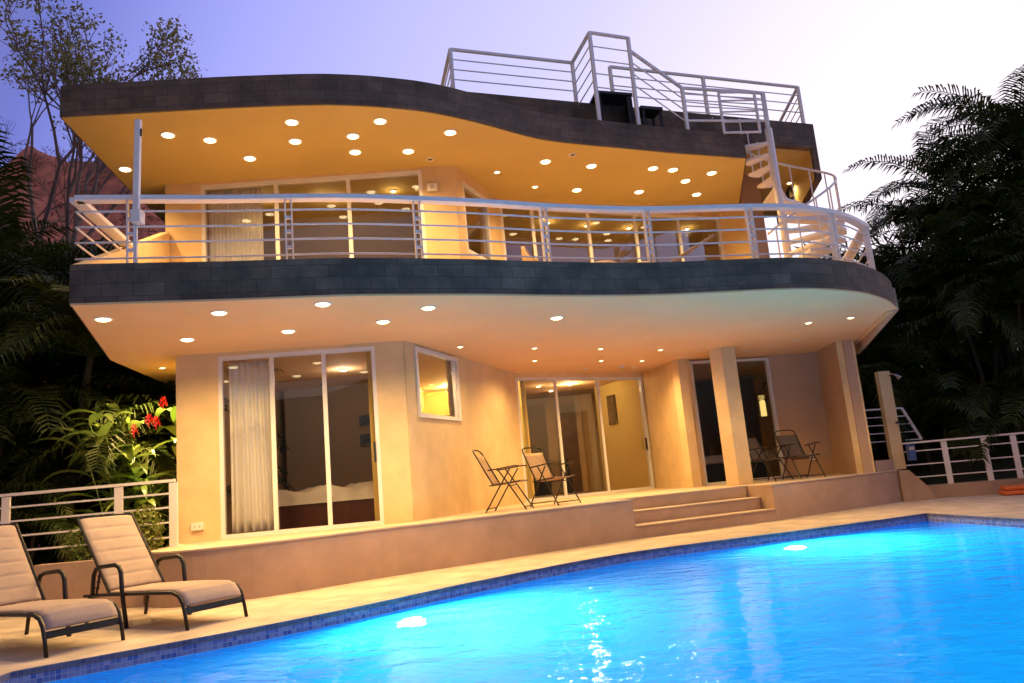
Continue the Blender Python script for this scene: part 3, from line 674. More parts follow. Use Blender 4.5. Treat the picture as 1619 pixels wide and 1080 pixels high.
# side returns, left and right
e0 = rail[0]; lret = [Vector((e0.x, e0.y)), Vector((-4.66, 9.25))]
MB().bar([(*lret[0], RT-.025), (*lret[1], RT-.025)], .13, .05).build('handrail', m_white, dr)
for z, fr_ in ((4.17, .93), (4.0, .72), (3.83, .42)):
    e1 = lret[0].lerp(lret[1], fr_); MB().tube([(*lret[0], z), (*e1, z)], .0115, 8).build('rail', m_white, dr)
e0 = rail[-1]; rr_ = [Vector((e0.x, e0.y)), Vector((6.35, 14.6))]
MB().bar([(*rr_[0], RT-.025), (*rr_[1], RT-.025)], .13, .05).build('handrail', m_white, dr)
for z in (4.17, 4.0, 3.83, 3.655): MB().tube([(*rr_[0], z), (*rr_[1], z)], .0115, 8).build('rail', m_white, dr)
def nearest(x):
    i = min(range(len(rail)), key=lambda k: abs(rail[k].x-x)); t_ = (rail[min(i+1, len(rail)-1)]-rail[max(i-1, 0)]).normalized(); return rail[i], t_
for x in (-3.81, -2.37, -.95, .46, 1.84, 3.33, 4.50, 5.40):
    p, td = nearest(x); rz = math.atan2(td.y, td.x); g = MB()
    for s_ in (-1, 1):
        q = p+td*.034*s_; g.box((q.x, q.y, (Z2-.02+RT-.05)/2), (.012, .075, RT-.05-Z2+.02), rz)
    for z in (4.08, 3.92, 3.74): g.box((p.x, p.y, z), (.056, .03, .035), rz)
    g.box((p.x, p.y, Z2+.004), (.14, .12, .012), rz)
    g.build('post', m_white, dr)
for q in (Vector((5.95, 13.0)), rr_[1]): MB().box((q.x, q.y, (Z2+RT)/2-.03), (.012, .08, RT-Z2-.04)).build('post', m_white, dr)
# white awning bracket standing over the left post
aw = empty('awning_post', (-3.815, 7.66, Z2), 0, 'tall flat white post rising above the upper deck rail at the left', 'post')
MB().box((-3.79, 7.61, 4.62), (.062, .05, 1.10), rot=Matrix.Rotation(math.radians(1.2), 3, 'Y')).build('channel', m_white, aw, bevel=.005)
MB().box((-3.80, 7.64, 4.09), (.10, .12, .14)).build('bracket', m_white, aw, bevel=.004)
MB().box((-3.83, 7.66, 3.82), (.03, .03, .50)).build('stem', m_white, aw)
MB().tube([(-3.745, 7.60, 4.98), (-3.745, 7.60, 5.06)], .012, 8).build('latch', m_dark, aw)

# ---- roof railing
rr = bpy.data.objects.new('roof_railing', None); C.objects.link(rr); rr.parent = H_; rr.location = Vector((2, 12, 6.6))-H_.location
def post(x, y, z0, z1, s=.05, par=rr): MB().box((x, y, (z0+z1)/2), (s, s, z1-z0), .35).build('post', m_white, par)
def rails(a, b, za, zb, n, gap, par=rr, topw=.05, r=.0105, na=None):
    a = Vector(a); b = Vector(b)
    MB().bar([(*a, za), (*b, zb)], topw, .035).build('handrail', m_white, par)
    for k in range(1, n+1): MB().tube([(*a, za-gap*k), (*b, zb-gap*k)], r, 8).build('rail', m_white, par)
P1, P2 = (-.56, 11.0), (1.40, 11.72); P3, P4, P5 = (1.66, 11.17), (2.31, 11.43), (3.16, 11.76)
PL = (4.62, 12.12)
B1, B2, B3 = (2.05, 11.95), (3.77, 12.58), (5.70, 13.28)
TZ = 7.74
for p in (P1, P2, B1, B2, B3): post(*p, 6.98, TZ)
for p in (P3, P4): post(*p, 6.36, 7.93)
post(*P5, 6.36, 7.16)
rails(P1, P2, TZ, TZ, 3, .17); rails(P2, P3, TZ, 7.92, 4, .2); rails(P3, P4, 7.92, 7.92, 4, .235)
rails(P4, P5, 7.70, 7.14, 3, .2)
rails(P5, PL, 7.14, 7.10, 4, .105); 
MB().bar([(*P5, 6.56), (*PL, 6.60)], .03, .03).build('rail', m_white, rr)
rails(B1, B2, TZ, TZ, 3, .17); rails(B2, B3, TZ, TZ, 3, .17)
P0 = (-.85, 12.3); rails(P1, P0, TZ, TZ, 3, .17); post(*P0, 6.75, TZ)
B4 = (5.85, 14.8); rails(B3, B4, TZ, TZ, 3, .17); post(*B4, 6.75, TZ)
# gate frame by the stair head
gt = bpy.data.objects.new('roof_gate', None); C.objects.link(gt); gt.parent = H_; gt.location = Vector((4.1, 12.0, 6.4))-H_.location
G1, G2 = (3.80, 11.93), (4.42, 12.02)
for p in (G1, G2): MB().box((*p, 6.72), (.035, .035, .74), .2).build('upright', m_white, gt)
for z in (7.09, 6.94, 6.74, 6.56, 6.37): MB().bar([(*G1, z), (*G2, z)], .03, .03 if z in (7.09, 6.37) else .018).build('bar', m_white, gt)

# ---- spiral staircase
sc = empty('spiral_staircase', (4.60, 12.12, Z2), 0, 'white spiral staircase climbing from the upper deck to the roof', 'staircase')
cx, cy = 4.60, 12.12; RS = .92
MB().tube([(cx, cy, Z2-.02), (cx, cy, 6.45)], .062, 16).build('pole', m_white, sc, smooth=True)
MB().box((cx, cy, 6.78), (.06, .06, .66)).build('pole_top', m_white, sc)
NT = 14; a0, a1 = math.radians(-118), math.radians(160)
for k in range(NT):
    a = a0+(a1-a0)*k/(NT-1); z = Z2+.12+(6.22-Z2-.12)*k/(NT-1); w = math.radians(15)
    RS = .92 if a < 1.6 or z < 5.6 else .48; g = MB(); pts = [(cx+.05*math.cos(a-1.2), cy+.05*math.sin(a-1.2)), (cx+RS*math.cos(a-w), cy+RS*math.sin(a-w)), (cx+RS*1.01*math.cos(a), cy+RS*1.01*math.sin(a)), (cx+RS*math.cos(a+w), cy+RS*math.sin(a+w)), (cx+.05*math.cos(a+1.2), cy+.05*math.sin(a+1.2))]
    g.prism(pts, z-.045, z); g.build('tread', m_white, sc)
    if k < NT-1:
        for dd in (0, .5):
            aa = a0+(a1-a0)*(k+dd)/(NT-1); zz = Z2+.12+(6.22-Z2-.12)*(k+dd)/(NT-1)
            if dd == 0: MB().tube([(cx+RS*.97*math.cos(aa), cy+RS*.97*math.sin(aa), zz-.02), (cx+RS*.97*math.cos(aa), cy+RS*.97*math.sin(aa), zz+.80)], .0125, 8).build('baluster', m_white, sc)
RS = .92; hp = []
for i in range(0, 61):
    k = (NT-1)*i/60-.4; aa = a0+(a1-a0)*k/(NT-1); zz = Z2+.12+(6.22-Z2-.12)*k/(NT-1)+.80; hp.append((cx+RS*.97*math.cos(aa), cy+RS*.97*math.sin(aa), zz))
MB().tube(hp, .019, 8).build('handrail', m_white, sc, smooth=True)

# ------------------------------------------------------------------ furniture
def catenary(a, b, sag, n=8): 
    return [tuple(Vector(a).lerp(Vector(b), i/n)-Vector((0, 0, sag*4*(i/n)*(1-i/n))) for i in range(n+1))]
def folding_chair(loc, rz, label, cloth):
    t = empty('folding_chair', loc, rz, label, 'chair', 'folding sling chairs on the terrace'); w = .27; r = .011
    for s in (-1, 1):
        x = s*w
        MB().tube([(x, -.30, 0), (x, -.06, .36), (x, .12, .62)], r).build('leg', m_dark, t, local=True)
        MB().tube([(x-s*.02, .32, 0), (x-s*.02, .10, .36), (x-s*.02, -.08, .63)], r).build('leg', m_dark, t, local=True)
        MB().bar([(x, -.22, .615), (x, 0, .635), (x, .20, .655), (x, .27, .645)], .035, .018).build('armrest', m_dark, t, local=True)
    f = MB()
    for s in (-1, 1):
        f.tube([(s*(w-.03), -.22, .39), (s*(w-.03), .26, .43)], r)
    for yy, ww in ((-.285, w), (.305, w-.02)): MB().tube([(-ww, yy, .05), (ww, yy, .05)], .009).build('foot_bar', m_dark, t, local=True)
    f.tube([(-w+.02, .09, .37), (w-.02, .09, .37)], .009)
    f.build('seat_frame', m_dark, t, local=True)
    wb = w-.05
    MB().tube([(-wb, -.16, .38), (-wb, -.42, .88), (-wb+.02, -.445, .92), (-.12, -.46, .945), (.12, -.46, .945), (wb-.02, -.445, .92), (wb, -.42, .88), (wb, -.16, .38)], r).build('back_frame', m_dark, t, local=True)
    def cloth_m(nm, A, B, bow):
        vs = []; fs = []; nu, nv = 6, 8
        for j in range(nv+1):
            for i in range(nu+1):
                u = i/nu; v = j/nv; p = Vector(A[0]).lerp(Vector(B[0]), v).lerp(Vector(A[1]).lerp(Vector(B[1]), v), u)
                p += Vector(bow)*(4*u*(1-u)*.6+4*v*(1-v)*.6); vs.append(p)
        for j in range(nv):
            for i in range(nu): fs.append((j*(nu+1)+i, j*(nu+1)+i+1, (j+1)*(nu+1)+i+1, (j+1)*(nu+1)+i))
        o = MB().add(vs, fs).build(nm, cloth, t, smooth=True, local=True); sm = o.modifiers.new('t', 'SOLIDIFY'); sm.thickness = .006
    cloth_m('backrest', ((-wb, -.18, .40), (wb, -.18, .40)), ((-wb, -.405, .85), (wb, -.405, .85)), (0, -.018, -.006))
    cloth_m('seat', ((-wb, -.20, .40), (wb, -.20, .40)), ((-wb, .27, .445), (wb, .27, .445)), (0, 0, -.022))
    return t
def face(dx, dy): return math.atan2(-dx, dy)
folding_chair((-.26, 11.86, ZB), face(1, -.22), 'tan folding chair seen side on against the ochre wall', m_sling2)
folding_chair((.46, 12.48, ZB), face(.68, -.73), 'tan folding chair turned to the front beside the dark glass door', m_sling2)
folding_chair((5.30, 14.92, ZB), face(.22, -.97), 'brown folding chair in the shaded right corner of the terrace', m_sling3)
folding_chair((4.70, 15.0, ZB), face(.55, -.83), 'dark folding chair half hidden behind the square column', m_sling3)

def lounger(loc, rz, label):
    # local x: from the foot end (0) to the head; y across
    t = empty('sun_lounger', loc, rz, label, 'sun lounger', 'padded sun loungers by the pool'); w = .31; r = .016; h = .315
    xh = 1.22; bx, bz = 1.80, 1.04
    for s in (-1, 1):
        y = s*w
        MB().tube([(-.03, y, 0), (.0, y, .12), (.035, y, .22), (.09, y, .285), (.18, y, h), (.6, y, h-.005), (xh, y, h-.02), (1.62, y, h-.035)], r, 8).build('side_rail', m_dark, t, smooth=True, local=True)
        MB().tube([(.86, y+s*.02, 0), (.93, y+s*.02, .30), (.955, y+s*.02, .50), (.99, y+s*.02, .555), (1.05, y+s*.02, .575), (1.30, y+s*.02, .56), (1.38, y+s*.02, .54), (1.42, y+s*.02, .48), (1.44, y+s*.02, .30)], .021, 8).build('armrest', m_dark, t, smooth=True, local=True)
        MB().tube([(1.58, y, 0), (1.52, y, .29)], .018, 8).build('leg', m_dark, t, local=True)
        MB().tube([(xh, y-s*.02, h), (bx, y-s*.02, bz)], .015, 8).build('back_rail', m_dark, t, local=True)
    MB().bar([(.02, -w, .16), (.02, w, .16)], .02, .055).build('cross_bar', m_dark, t, local=True)
    MB().bar([(bx, -w+.02, bz), (bx, w-.02, bz)], .025, .025).build('cross_bar', m_dark, t, local=True)
    MB().tube([(1.5, -w, .27), (1.5, w, .27)], .014).build('cross_bar', m_dark, t, local=True)
    st = MB()
    for s in (-1, 1): st.tube([(1.60, s*.2, .28), (1.50, s*.2, .62)], .012)
    for k in range(5): st.box((1.585-.018*k, .2, .34+.06*k), (.04, .02, .02))
    st.build('back_support', m_dark, t, local=True)
    def pad(nm, pts, thick, seams):
        # profile pts (x,z); padded tubes across
        P = smooth_path([Vector((p[0], 0, p[1])) for p in pts], 1) if False else [Vector((p[0], 0, p[1])) for p in pts]
        L = [0]
        for i in range(1, len(P)): L.append(L[-1]+(P[i]-P[i-1]).length)
        n = 72; ny = 10; vs = []; fs = []
        for k in range(n+1):
            s_ = L[-1]*k/n; i = min(max(j for j in range(len(L)) if L[j] <= s_+1e-9), len(P)-2); p = P[i].lerp(P[i+1], (s_-L[i])/(L[i+1]-L[i]))
            d = (P[i+1]-P[i]).normalized(); nrm_ = Vector((-d.z, 0, d.x)); nrm_ = nrm_ if nrm_.z > 0 else -nrm_
            ph = (s_/L[-1]*seams) % 1; b = thick*(.55+.45*min(1, (4*ph*(1-ph))*1.6)) if seams > 1 else thick*.8
            for j in range(ny+1):
                v = j/ny*2-1; e = 1-abs(v)**6; vs.append(p+nrm_*(b*e)+Vector((0, v*(w-.018), 0)))
            for j in range(ny+1):
                v = 1-j/ny*2; vs.append(p-nrm_*.006+Vector((0, v*(w-.018), 0)))
        m_ = 2*(ny+1)
        for k in range(n):
            for j in range(m_): fs.append((k*m_+j, k*m_+(j+1) % m_, (k+1)*m_+(j+1) % m_, (k+1)*m_+j))
        fs += [tuple(range(m_))[::-1], tuple(n*m_+j for j in range(m_))]
        MB().add(vs, fs).build(nm, m_sling, t, smooth=True, local=True)
    pad('seat', [(.015, .20), (.04, .25), (.10, .31), (.19, .335), (.5, .335), (.9, .325), (xh, .315)], .020, 1)
    pad('backrest', [(xh+.02, h+.02), (bx-.005, bz-.01)], .022, 6)
    return t
def lrot(dx, dy): return math.atan2(dy, dx)
lounger((-2.90, 7.265, 0), lrot(-.85, .53), 'padded taupe sun lounger, the one standing whole beside the plinth')
lounger((-3.68, 6.525, 0), lrot(-.85, .53), 'padded taupe sun lounger cut by the picture edge, nearer the pool corner')

# upper deck seats
def deck_seat(loc, rz, label):
    t = empty('wicker_chair', loc, rz, label, 'chair', 'wicker seats on the upper deck')
    MB().box((0, 0, .22), (.62, .66, .40)).build('seat', m_wicker, t, bevel=.05, local=True)
    vs = []; fs = []; n = 14
    for k in range(n+1):
        a = math.pi*(k/n); hgt = .50+.32*math.sin(a)**2
        for rr_, in ((.34,), (.29,)): 
            vs += [(rr_*math.cos(a), .30*math.sin(a)*rr_/.34+.05, .38), (rr_*math.cos(a), .30*math.sin(a)*rr_/.34+.05, hgt)]
    for k in range(n):
        b = k*4; fs += [(b, b+4, b+5, b+1), (b+2, b+3, b+7, b+6), (b+1, b+5, b+7, b+3), (b, b+2, b+6, b+4)]
    fs += [(0, 1, 3, 2), (n*4, n*4+2, n*4+3, n*4+1)]
    MB().add(vs, fs).build('backrest', m_wicker, t, smooth=False, local=True)
    return t
deck_seat((.60, 10.7, Z2-.02), math.radians(75), 'tall backed tan wicker chair behind the middle of the upper rail')
def pouf(x, y, label):
    t = empty('wicker_pouf', (x, y, Z2-.02), 0, label, 'pouf', 'low wicker seats on the upper deck')
    vs = []; n = 24; rings = [(.30, 0), (.33, .12), (.335, .30), (.30, .38), (.20, .43), (.02, .45)]
    for r, z in rings:
        for k in range(n): vs.append((r*math.cos(2*math.pi*k/n), r*math.sin(2*math.pi*k/n), z))
    fs = [((i*n)+k, (i*n)+(k+1) % n, (i+1)*n+(k+1) % n, (i+1)*n+k) for i in range(len(rings)-1) for k in range(n)]+[tuple(range(n))[::-1]]
    MB().add(vs, fs).build('body', m_wicker, t, smooth=True, local=True)
    MB().tube([(0, 0, .445), (0, 0, .465)], .05, 14).build('button', m_sling2, t, local=True)
pouf(1.38, 10.72, 'low rounded wicker seat behind the rail, left one of the pair'); pouf(1.98, 10.95, 'low rounded wicker seat behind the rail, right one of the pair')
t = empty('deck_chaise', (2.5, 11.0, Z2-.02), 0, 'upper deck chaise with its pale backrest raised like a slanted board', 'chaise')
MB().box((2.1, 10.9, 3.72), (1.1, .62, .10), .35).build('seat', m_wicker, t, bevel=.02)
for dx, dy in ((-.4, -.4), (.42, -.05), (-.55, .1), (.25, .4)): MB().box((2.1+dx, 10.95+dy*.8, 3.63), (.05, .05, .14)).build('leg', m_wicker, t)
vs = []
aa_ = .30
for x, z in ((2.22, 3.86), (2.93, 4.27), (2.96, 4.24), (2.25, 3.82)):
    for y in (-.31, .31): vs.append((x-y*math.sin(aa_), 10.75+(x-2.2)*.3+y, z))
MB().add(vs, [(0, 2, 3, 1), (4, 6, 7, 5), (0, 1, 7, 6), (2, 4, 5, 3), (0, 6, 4, 2), (1, 3, 5, 7)]).build('backrest', m_wicker, t, bevel=.006)
# roof furniture
t = empty('roof_table', (1.95, 11.85, 6.32), 0, 'black table standing behind the tall roof rail', 'table')
MB().prism([(1.69, 11.42), (2.31, 11.62), (2.20, 12.30), (1.58, 12.10)], 7.02, 7.06).build('table_top', m_black, t)
for x, y in ((1.74, 11.5), (2.24, 11.67), (2.16, 12.22), (1.64, 12.05)): MB().box((x, y, 6.67), (.06, .06, .70)).build('leg', m_black, t)
MB().wall((2.30, 11.66), (2.20, 12.26), 6.35, 7.0, .02).build('side_panel', m_black, t)
t = empty('roof_bench', (2.5, 11.75, 6.32), 0, 'low black bench right of the roof table', 'bench')
MB().prism([(2.42, 11.62), (2.80, 11.75), (2.70, 12.05), (2.32, 11.95)], 6.78, 6.83).build('seat', m_black, t)
for x, y in ((2.46, 11.68), (2.76, 11.78), (2.68, 12.0), (2.38, 11.9)): MB().box((x, y, 6.55), (.04, .04, .46)).build('leg', m_black, t)
MB().prism([(2.45, 11.75), (3.05, 11.9), (3.0, 12.1), (2.4, 11.95)], 6.34, 6.44).build('lower_shelf', m_black, t)

# ------------------------------------------------------------------ fences, shower, curbs
def fence(name, pts, zt, zlist, label, zb, pw=.10, mullw=.02, parent_loc=None, postx=None):
    t = empty(name, (pts[0][0], pts[0][1], zb), 0, label, 'fence')
    P = [Vector(p) for p in pts]
    MB().bar([(*p, zt-.015) for p in P], .045, .035).build('top_rail', m_white, t)
    for z in zlist: MB().bar([(*p, z) for p in P], .022, .022).build('rail', m_white, t)
    for q in (postx or P):
        MB().box((q[0], q[1], (zt-.04+zb)/2), (pw, .03, zt-.04-zb), q[2] if len(q) > 2 else 0).build('post', m_white, t)
    return t
fence('garden_fence', [(-4.32, 9.62), (-8.6, 9.62)], 1.42, (1.25, 1.08, .90, .72), 'white garden fence left of the house behind the loungers', .45,
      postx=[(-4.34, 9.62), (-5.02, 9.62), (-6.42, 9.62), (-7.8, 9.62)])
tag(recenter(MB().prism([(-9, 9.5), (-4.5, 9.5), (-4.5, 9.75), (-9, 9.75)], 0, .50).build('fence_wall', m_plinth)), 'low plaster wall carrying the left garden fence', 'wall')
pw = MB(); pw.prism([(-5.72, 9.05), (-4.42, 9.02), (-4.42, 9.20), (-5.72, 9.23)], 0, .555)
tag(recenter(pw.build('planter_wall', m_plinth)), 'low plaster planter wall in front of the hedge', 'wall')
fence('pool_fence', [(7.25, 15.4), (8.15, 15.15), (8.86, 15.0), (9.55, 14.85), (12, 14.4)], 1.10, (.92, .66, .42), 'white pool fence crossing the right edge in front of the palms', .24,
      postx=[(8.17, 15.15, -.2), (8.86, 15.0, -.2), (9.36, 14.9, -.2), (11, 14.58, -.2)])
tag(recenter(MB().prism([(7.6, 15.15), (9.3, 14.72), (12, 14.1), (12, 14.6), (9.4, 15.1), (7.7, 15.45)], 0, .25).build('fence_curb', m_plinth)), 'low plaster curb under the right pool fence', 'curb')
mb = MB(); mb.add([(7.16, 15.02, 0), (7.75, 14.95, 0), (7.75, 15.5, 0), (7.16, 15.6, 0), (7.16, 15.02, .58), (7.62, 14.96, .26), (7.62, 15.5, .26), (7.16, 15.6, .58), (7.34, 15.0, .58), (7.34, 15.58, .58)],
                  [(0, 3, 2, 1), (0, 1, 5, 8, 4), (1, 2, 6, 5), (2, 3, 7, 9, 6), (3, 0, 4, 7), (4, 8, 9, 7), (8, 5, 6, 9)])
tag(recenter(mb.build('sloped_wall', m_plinth)), 'short wall with a sloping end beside the terrace, under the shower', 'wall')
# stair rail panel behind the shower
t = empty('stair_rail', (7.1, 15.9, .8), 0, 'white stair rail panel with a slanted end behind the shower column', 'railing')
A0, A1, A2 = Vector((7.02, 15.9)), Vector((7.88, 15.95)), Vector((8.18, 15.97))
MB().box((*A0, 1.32), (.04, .03, 1.04)).build('post', m_white, t)
zt0 = 1.83
MB().bar([(*A0, zt0), (*A1, zt0-.02)], .03, .035).build('top_rail', m_white, t)
MB().bar([(*A1, zt0-.02), (*A2, 1.14)], .035, .05).build('slanted_post', m_white, t)
for k in range(1, 5):
    z = zt0-.165*k; e = A1.lerp(A2, .165*k/.69); MB().bar([(*A0, z), (*e, z-.02)], .02, .02).build('rail', m_white, t)
# shower
t = empty('shower_column', (7.2, 15.3, .6), 0, 'ochre outdoor shower column with a small chrome head', 'shower')
MB().prism([(7.18, 15.22), (7.42, 15.24), (7.42, 15.40), (7.18, 15.38)], .60, 2.53).build('column', m_wall, t, bevel=.006)
MB().tube([(7.35, 15.23, 2.42), (7.40, 15.17, 2.46), (7.47, 15.10, 2.42)], .014).build('arm', m_chrome, t)
MB().tube([(7.46, 15.11, 2.43), (7.52, 15.05, 2.34)], .022, 12, r2=.05).build('head', m_chrome, t)
MB().tube([(7.36, 15.22, 1.5), (7.36, 15.17, 1.5)], .03, 12).build('valve', m_chrome, t)
t = empty('wall_box', (7.52, 15.1, .75), 0, 'small blue grey box at the foot of the shower column', 'box')
MB().box((7.5, 15.12, .90), (.14, .10, .30)).build('body', m_blue, t, bevel=.01); MB().box((7.5, 15.065, .98), (.10, .01, .06)).build('lid', m_int, t)
# orange mat box
t = empty('orange_mat', (9.1, 14.2, 0), 0, 'orange folded mat lying on the deck at the right edge', 'mat')
MB().box((9.15, 14.25, .045), (1.05, .55, .075), -.35).build('lower_fold', m_orange, t, bevel=.03); MB().box((9.17, 14.26, .125), (1.02, .53, .075), -.35).build('upper_fold', m_orange, t, bevel=.03)

# ------------------------------------------------------------------ plants
def leafcloud(mb_, c, rad, n, size, rnd, flat=.5, elong=1.0):
    for _ in range(n):
        while True:
            p = Vector((rnd.uniform(-1, 1), rnd.uniform(-1, 1), rnd.uniform(-1, 1)))
            if p.length < 1 and p.length > rnd.random()*.6: break
        q = Vector(c)+Vector((p.x*rad[0], p.y*rad[1], p.z*rad[2])); s_ = size*rnd.uniform(.6, 1.3)
        d = Vector((rnd.uniform(-1, 1), rnd.uniform(-1, 1), rnd.uniform(-.8, .8))).normalized(); u = d.cross(Vector((rnd.uniform(-1, 1), rnd.uniform(-1, 1), 1))).normalized()
        l = d*s_*elong
        mb_.add([q-l*.5, q+u*s_*.28-l*.05, q+l*.5, q-u*s_*.28-l*.05], [(0, 1, 2, 3)])
def frond(mb_, base, az, elev, L, rnd, nl=34, ll=.55, droop=1.0, w=.042):
    # arching rachis with paired drooping leaflets
    pts = []; p = Vector(base); e = elev; n = 12
    for i in range(n+1):
        pts.append(p.copy()); e_ = e-droop*1.55*(i/n)**1.4
        p = p+Vector((math.cos(az)*math.cos(e_), math.sin(az)*math.cos(e_), math.sin(e_)))*L/n
    mb_.tube(pts, .016, 5, r2=.004, cap=False)
    for k in range(nl):
        t_ = .14+.86*k/(nl-1); f_ = t_*n; i = min(int(f_), n-1); q = pts[i].lerp(pts[i+1], f_-i); d = (pts[i+1]-pts[i]).normalized()
        side = d.cross(Vector((0, 0, 1))).normalized(); up = side.cross(d)
        l = ll*(.45+.55*math.sin(math.pi*min(1, .15+t_*.85)))*rnd.uniform(.85, 1.1)
        for s_ in (-1, 1):
            dv = (side*s_*.78+d*.52+up*.22+Vector((rnd.uniform(-.1, .1), rnd.uniform(-.1, .1), rnd.uniform(-.12, .08)))).normalized()
            m1 = q+dv*l*.5; tip = q+dv*l*.92+Vector((0, 0, -l*.38*rnd.uniform(.6, 1.3))); ww = d*w*.5
            mb_.add([q-ww*.5, q+ww*.5, m1+ww, m1-ww, tip], [(0, 1, 2, 3), (3, 2, 4)])
def palm_proto(seed, height, nf, L, ll=.55, stems=1, lean=.15, spread=.25):
    rnd = random.Random(seed); t = bpy.data.objects.new('palm_tree', None); C.objects.link(t)
    tr = MB(); cr2 = MB()
    for s_ in range(stems):
        a = rnd.uniform(0, 6.28); bx_, by_ = (spread*math.cos(a), spread*math.sin(a)) if stems > 1 else (0, 0); h = height*rnd.uniform(.72, 1.05); la = rnd.uniform(0, 6.28); ln = lean*h*rnd.uniform(.4, 1.2)
        pts = [(bx_+math.cos(la)*ln*(i/6)**1.6, by_+math.sin(la)*ln*(i/6)**1.6, h*i/6) for i in range(7)]
        tr.tube(pts, .085 if stems == 1 else .05, 8, r2=.05 if stems == 1 else .03)
        n = max(5, nf//stems)
        for k in range(n):
            frond(cr2, pts[-1], k*2.4+rnd.uniform(-.3, .3), rnd.uniform(.15, 1.35), L*rnd.uniform(.75, 1.1), rnd, ll=ll, droop=rnd.uniform(.8, 1.35))
    to = tr.build('trunk', m_trunk, t, local=True); co = cr2.build('crown', m_palm, t, local=True)
    t.rotation_mode = 'XYZ'; return t
protos = [palm_proto(1, 3.4, 32, 2.4, .60), palm_proto(2, 2.6, 40, 2.2, .55, stems=4, spread=.35), palm_proto(3, 4.4, 32, 2.6, .65), palm_proto(4, 1.6, 24, 2.2, .5, stems=4, spread=.4)]
used = [False]*4
def palm(kind, x, y, z, rz, sc_, label, group):
    p = protos[kind]
    if not used[kind]: used[kind] = True; o = p
    else: o = copy_tree(p)
    o.location = (x, y, z); o.rotation_euler = (0, 0, rz); o.scale = (sc_,)*3
    for k in ('label', 'group'):
        if k in o: del o[k]
    return tag(o, label, 'palm tree', group)
GL = 'dark palms left of the house'; GR = 'dark palm grove right of the house'
rnd = random.Random(9)
left = [(2, -8.8, 12.8, -.06, .4, 1.2, 'tallest palm of the left group, its crown against the red slope'), (0, -7.1, 12.0, -.06, 2.1, 1.08, 'left palm with fronds glinting beside the corner ceiling lamp'),
        (1, -6.1, 12.6, -.06, 1.1, 1.0, 'clumped palm right behind the upper deck corner at the left'), (1, -8.6, 11.8, -.06, 3.3, 1.15, 'clumped palm above the left garden fence at the picture edge'),
        (3, -7.3, 10.9, -.06, 5.0, .8, 'low palm clump just over the left garden fence'), (3, -5.9, 13.5, -.06, .2, 1.0, 'low palm clump in the dark behind the red flowers'),
        (0, -9.8, 14.2, -.06, 4.0, 1.6, 'palm at the far left edge behind the others'), (2, -7.0, 14.6, -.06, 2.6, .85, 'palm standing deep in the dark between hill and deck'),
        (1, -9.9, 12.4, -.06, .9, 1.6, 'broad palm clump filling the left picture edge')]
for k, x, y, z, rz, s_, lb in left: palm(k, x, y, z, rz, s_, lb, GL)
right = [(2, 13.4, 17.6, 3.3, .3, 1.16, 'tallest palm of the right grove, fan of fronds against the white sky'), (0, 11.7, 18.4, 2.6, 1.9, 1.1, 'palm whose spiky crown breaks the skyline left of the tallest one'),
         (0, 10.1, 19.2, 1.5, 4.4, .95, 'palm with upright tip at the middle of the right skyline'), (1, 8.9, 19.6, 2.1, 2.2, .85, 'low skyline palm just right of the spiral staircase'),
         (1, 10.8, 17.2, 1.4, .2, 1.1, 'clumped palm in the middle of the dark right grove'), (1, 13.0, 16.6, 1.0, 3.1, 1.2, 'clumped palm filling the right picture edge'),
         (3, 8.8, 17.4, -.06, 1.2, 1.15, 'low palm clump behind the shower column'), (3, 10.3, 16.6, -.06, 2.9, 1.1, 'low palm clump behind the middle of the pool fence'),
         (3, 12.0, 16.3, -.06, 4.6, 1.2, 'low palm clump behind the right end of the pool fence'), (2, 9.9, 18.1, .4, 5.1, .8, 'palm with arching fronds right of the lower deck corner'),
         (1, 10.4, 20.4, 2.3, 1.7, 1.15, 'skyline palm clump between the staircase and the tall right palms'), (1, 12.2, 19.8, 4.0, 3.9, 1.25, 'high clumped palm closing the skyline beside the tallest palm'),
         (1, 14.2, 19.4, 5.5, .5, 1.3, 'high clumped palm whose fronds leave the picture at the right edge'), (0, 9.3, 20.6, 1.9, 2.7, .9, 'thin skyline palm whose tip stands over the dark grove'),
         (1, 11.4, 18.4, 2.2, 5.4, 1.2, 'broad palm clump below the skyline in the dark grove'), (3, 13.4, 17.8, 3.4, 2.0, 1.4, 'bushy palm clump under the tallest palm'),
         (0, 12.4, 17.6, .0, .8, 1.0, 'palm in the right grove with one pale drooping frond'), (1, 8.5, 18.6, -.06, 3.7, 1.2, 'dark clumped palm close behind the right pier')]
for k, x, y, z, rz, s_, lb in right: palm(k, x, y, z, rz, s_, lb, GR)
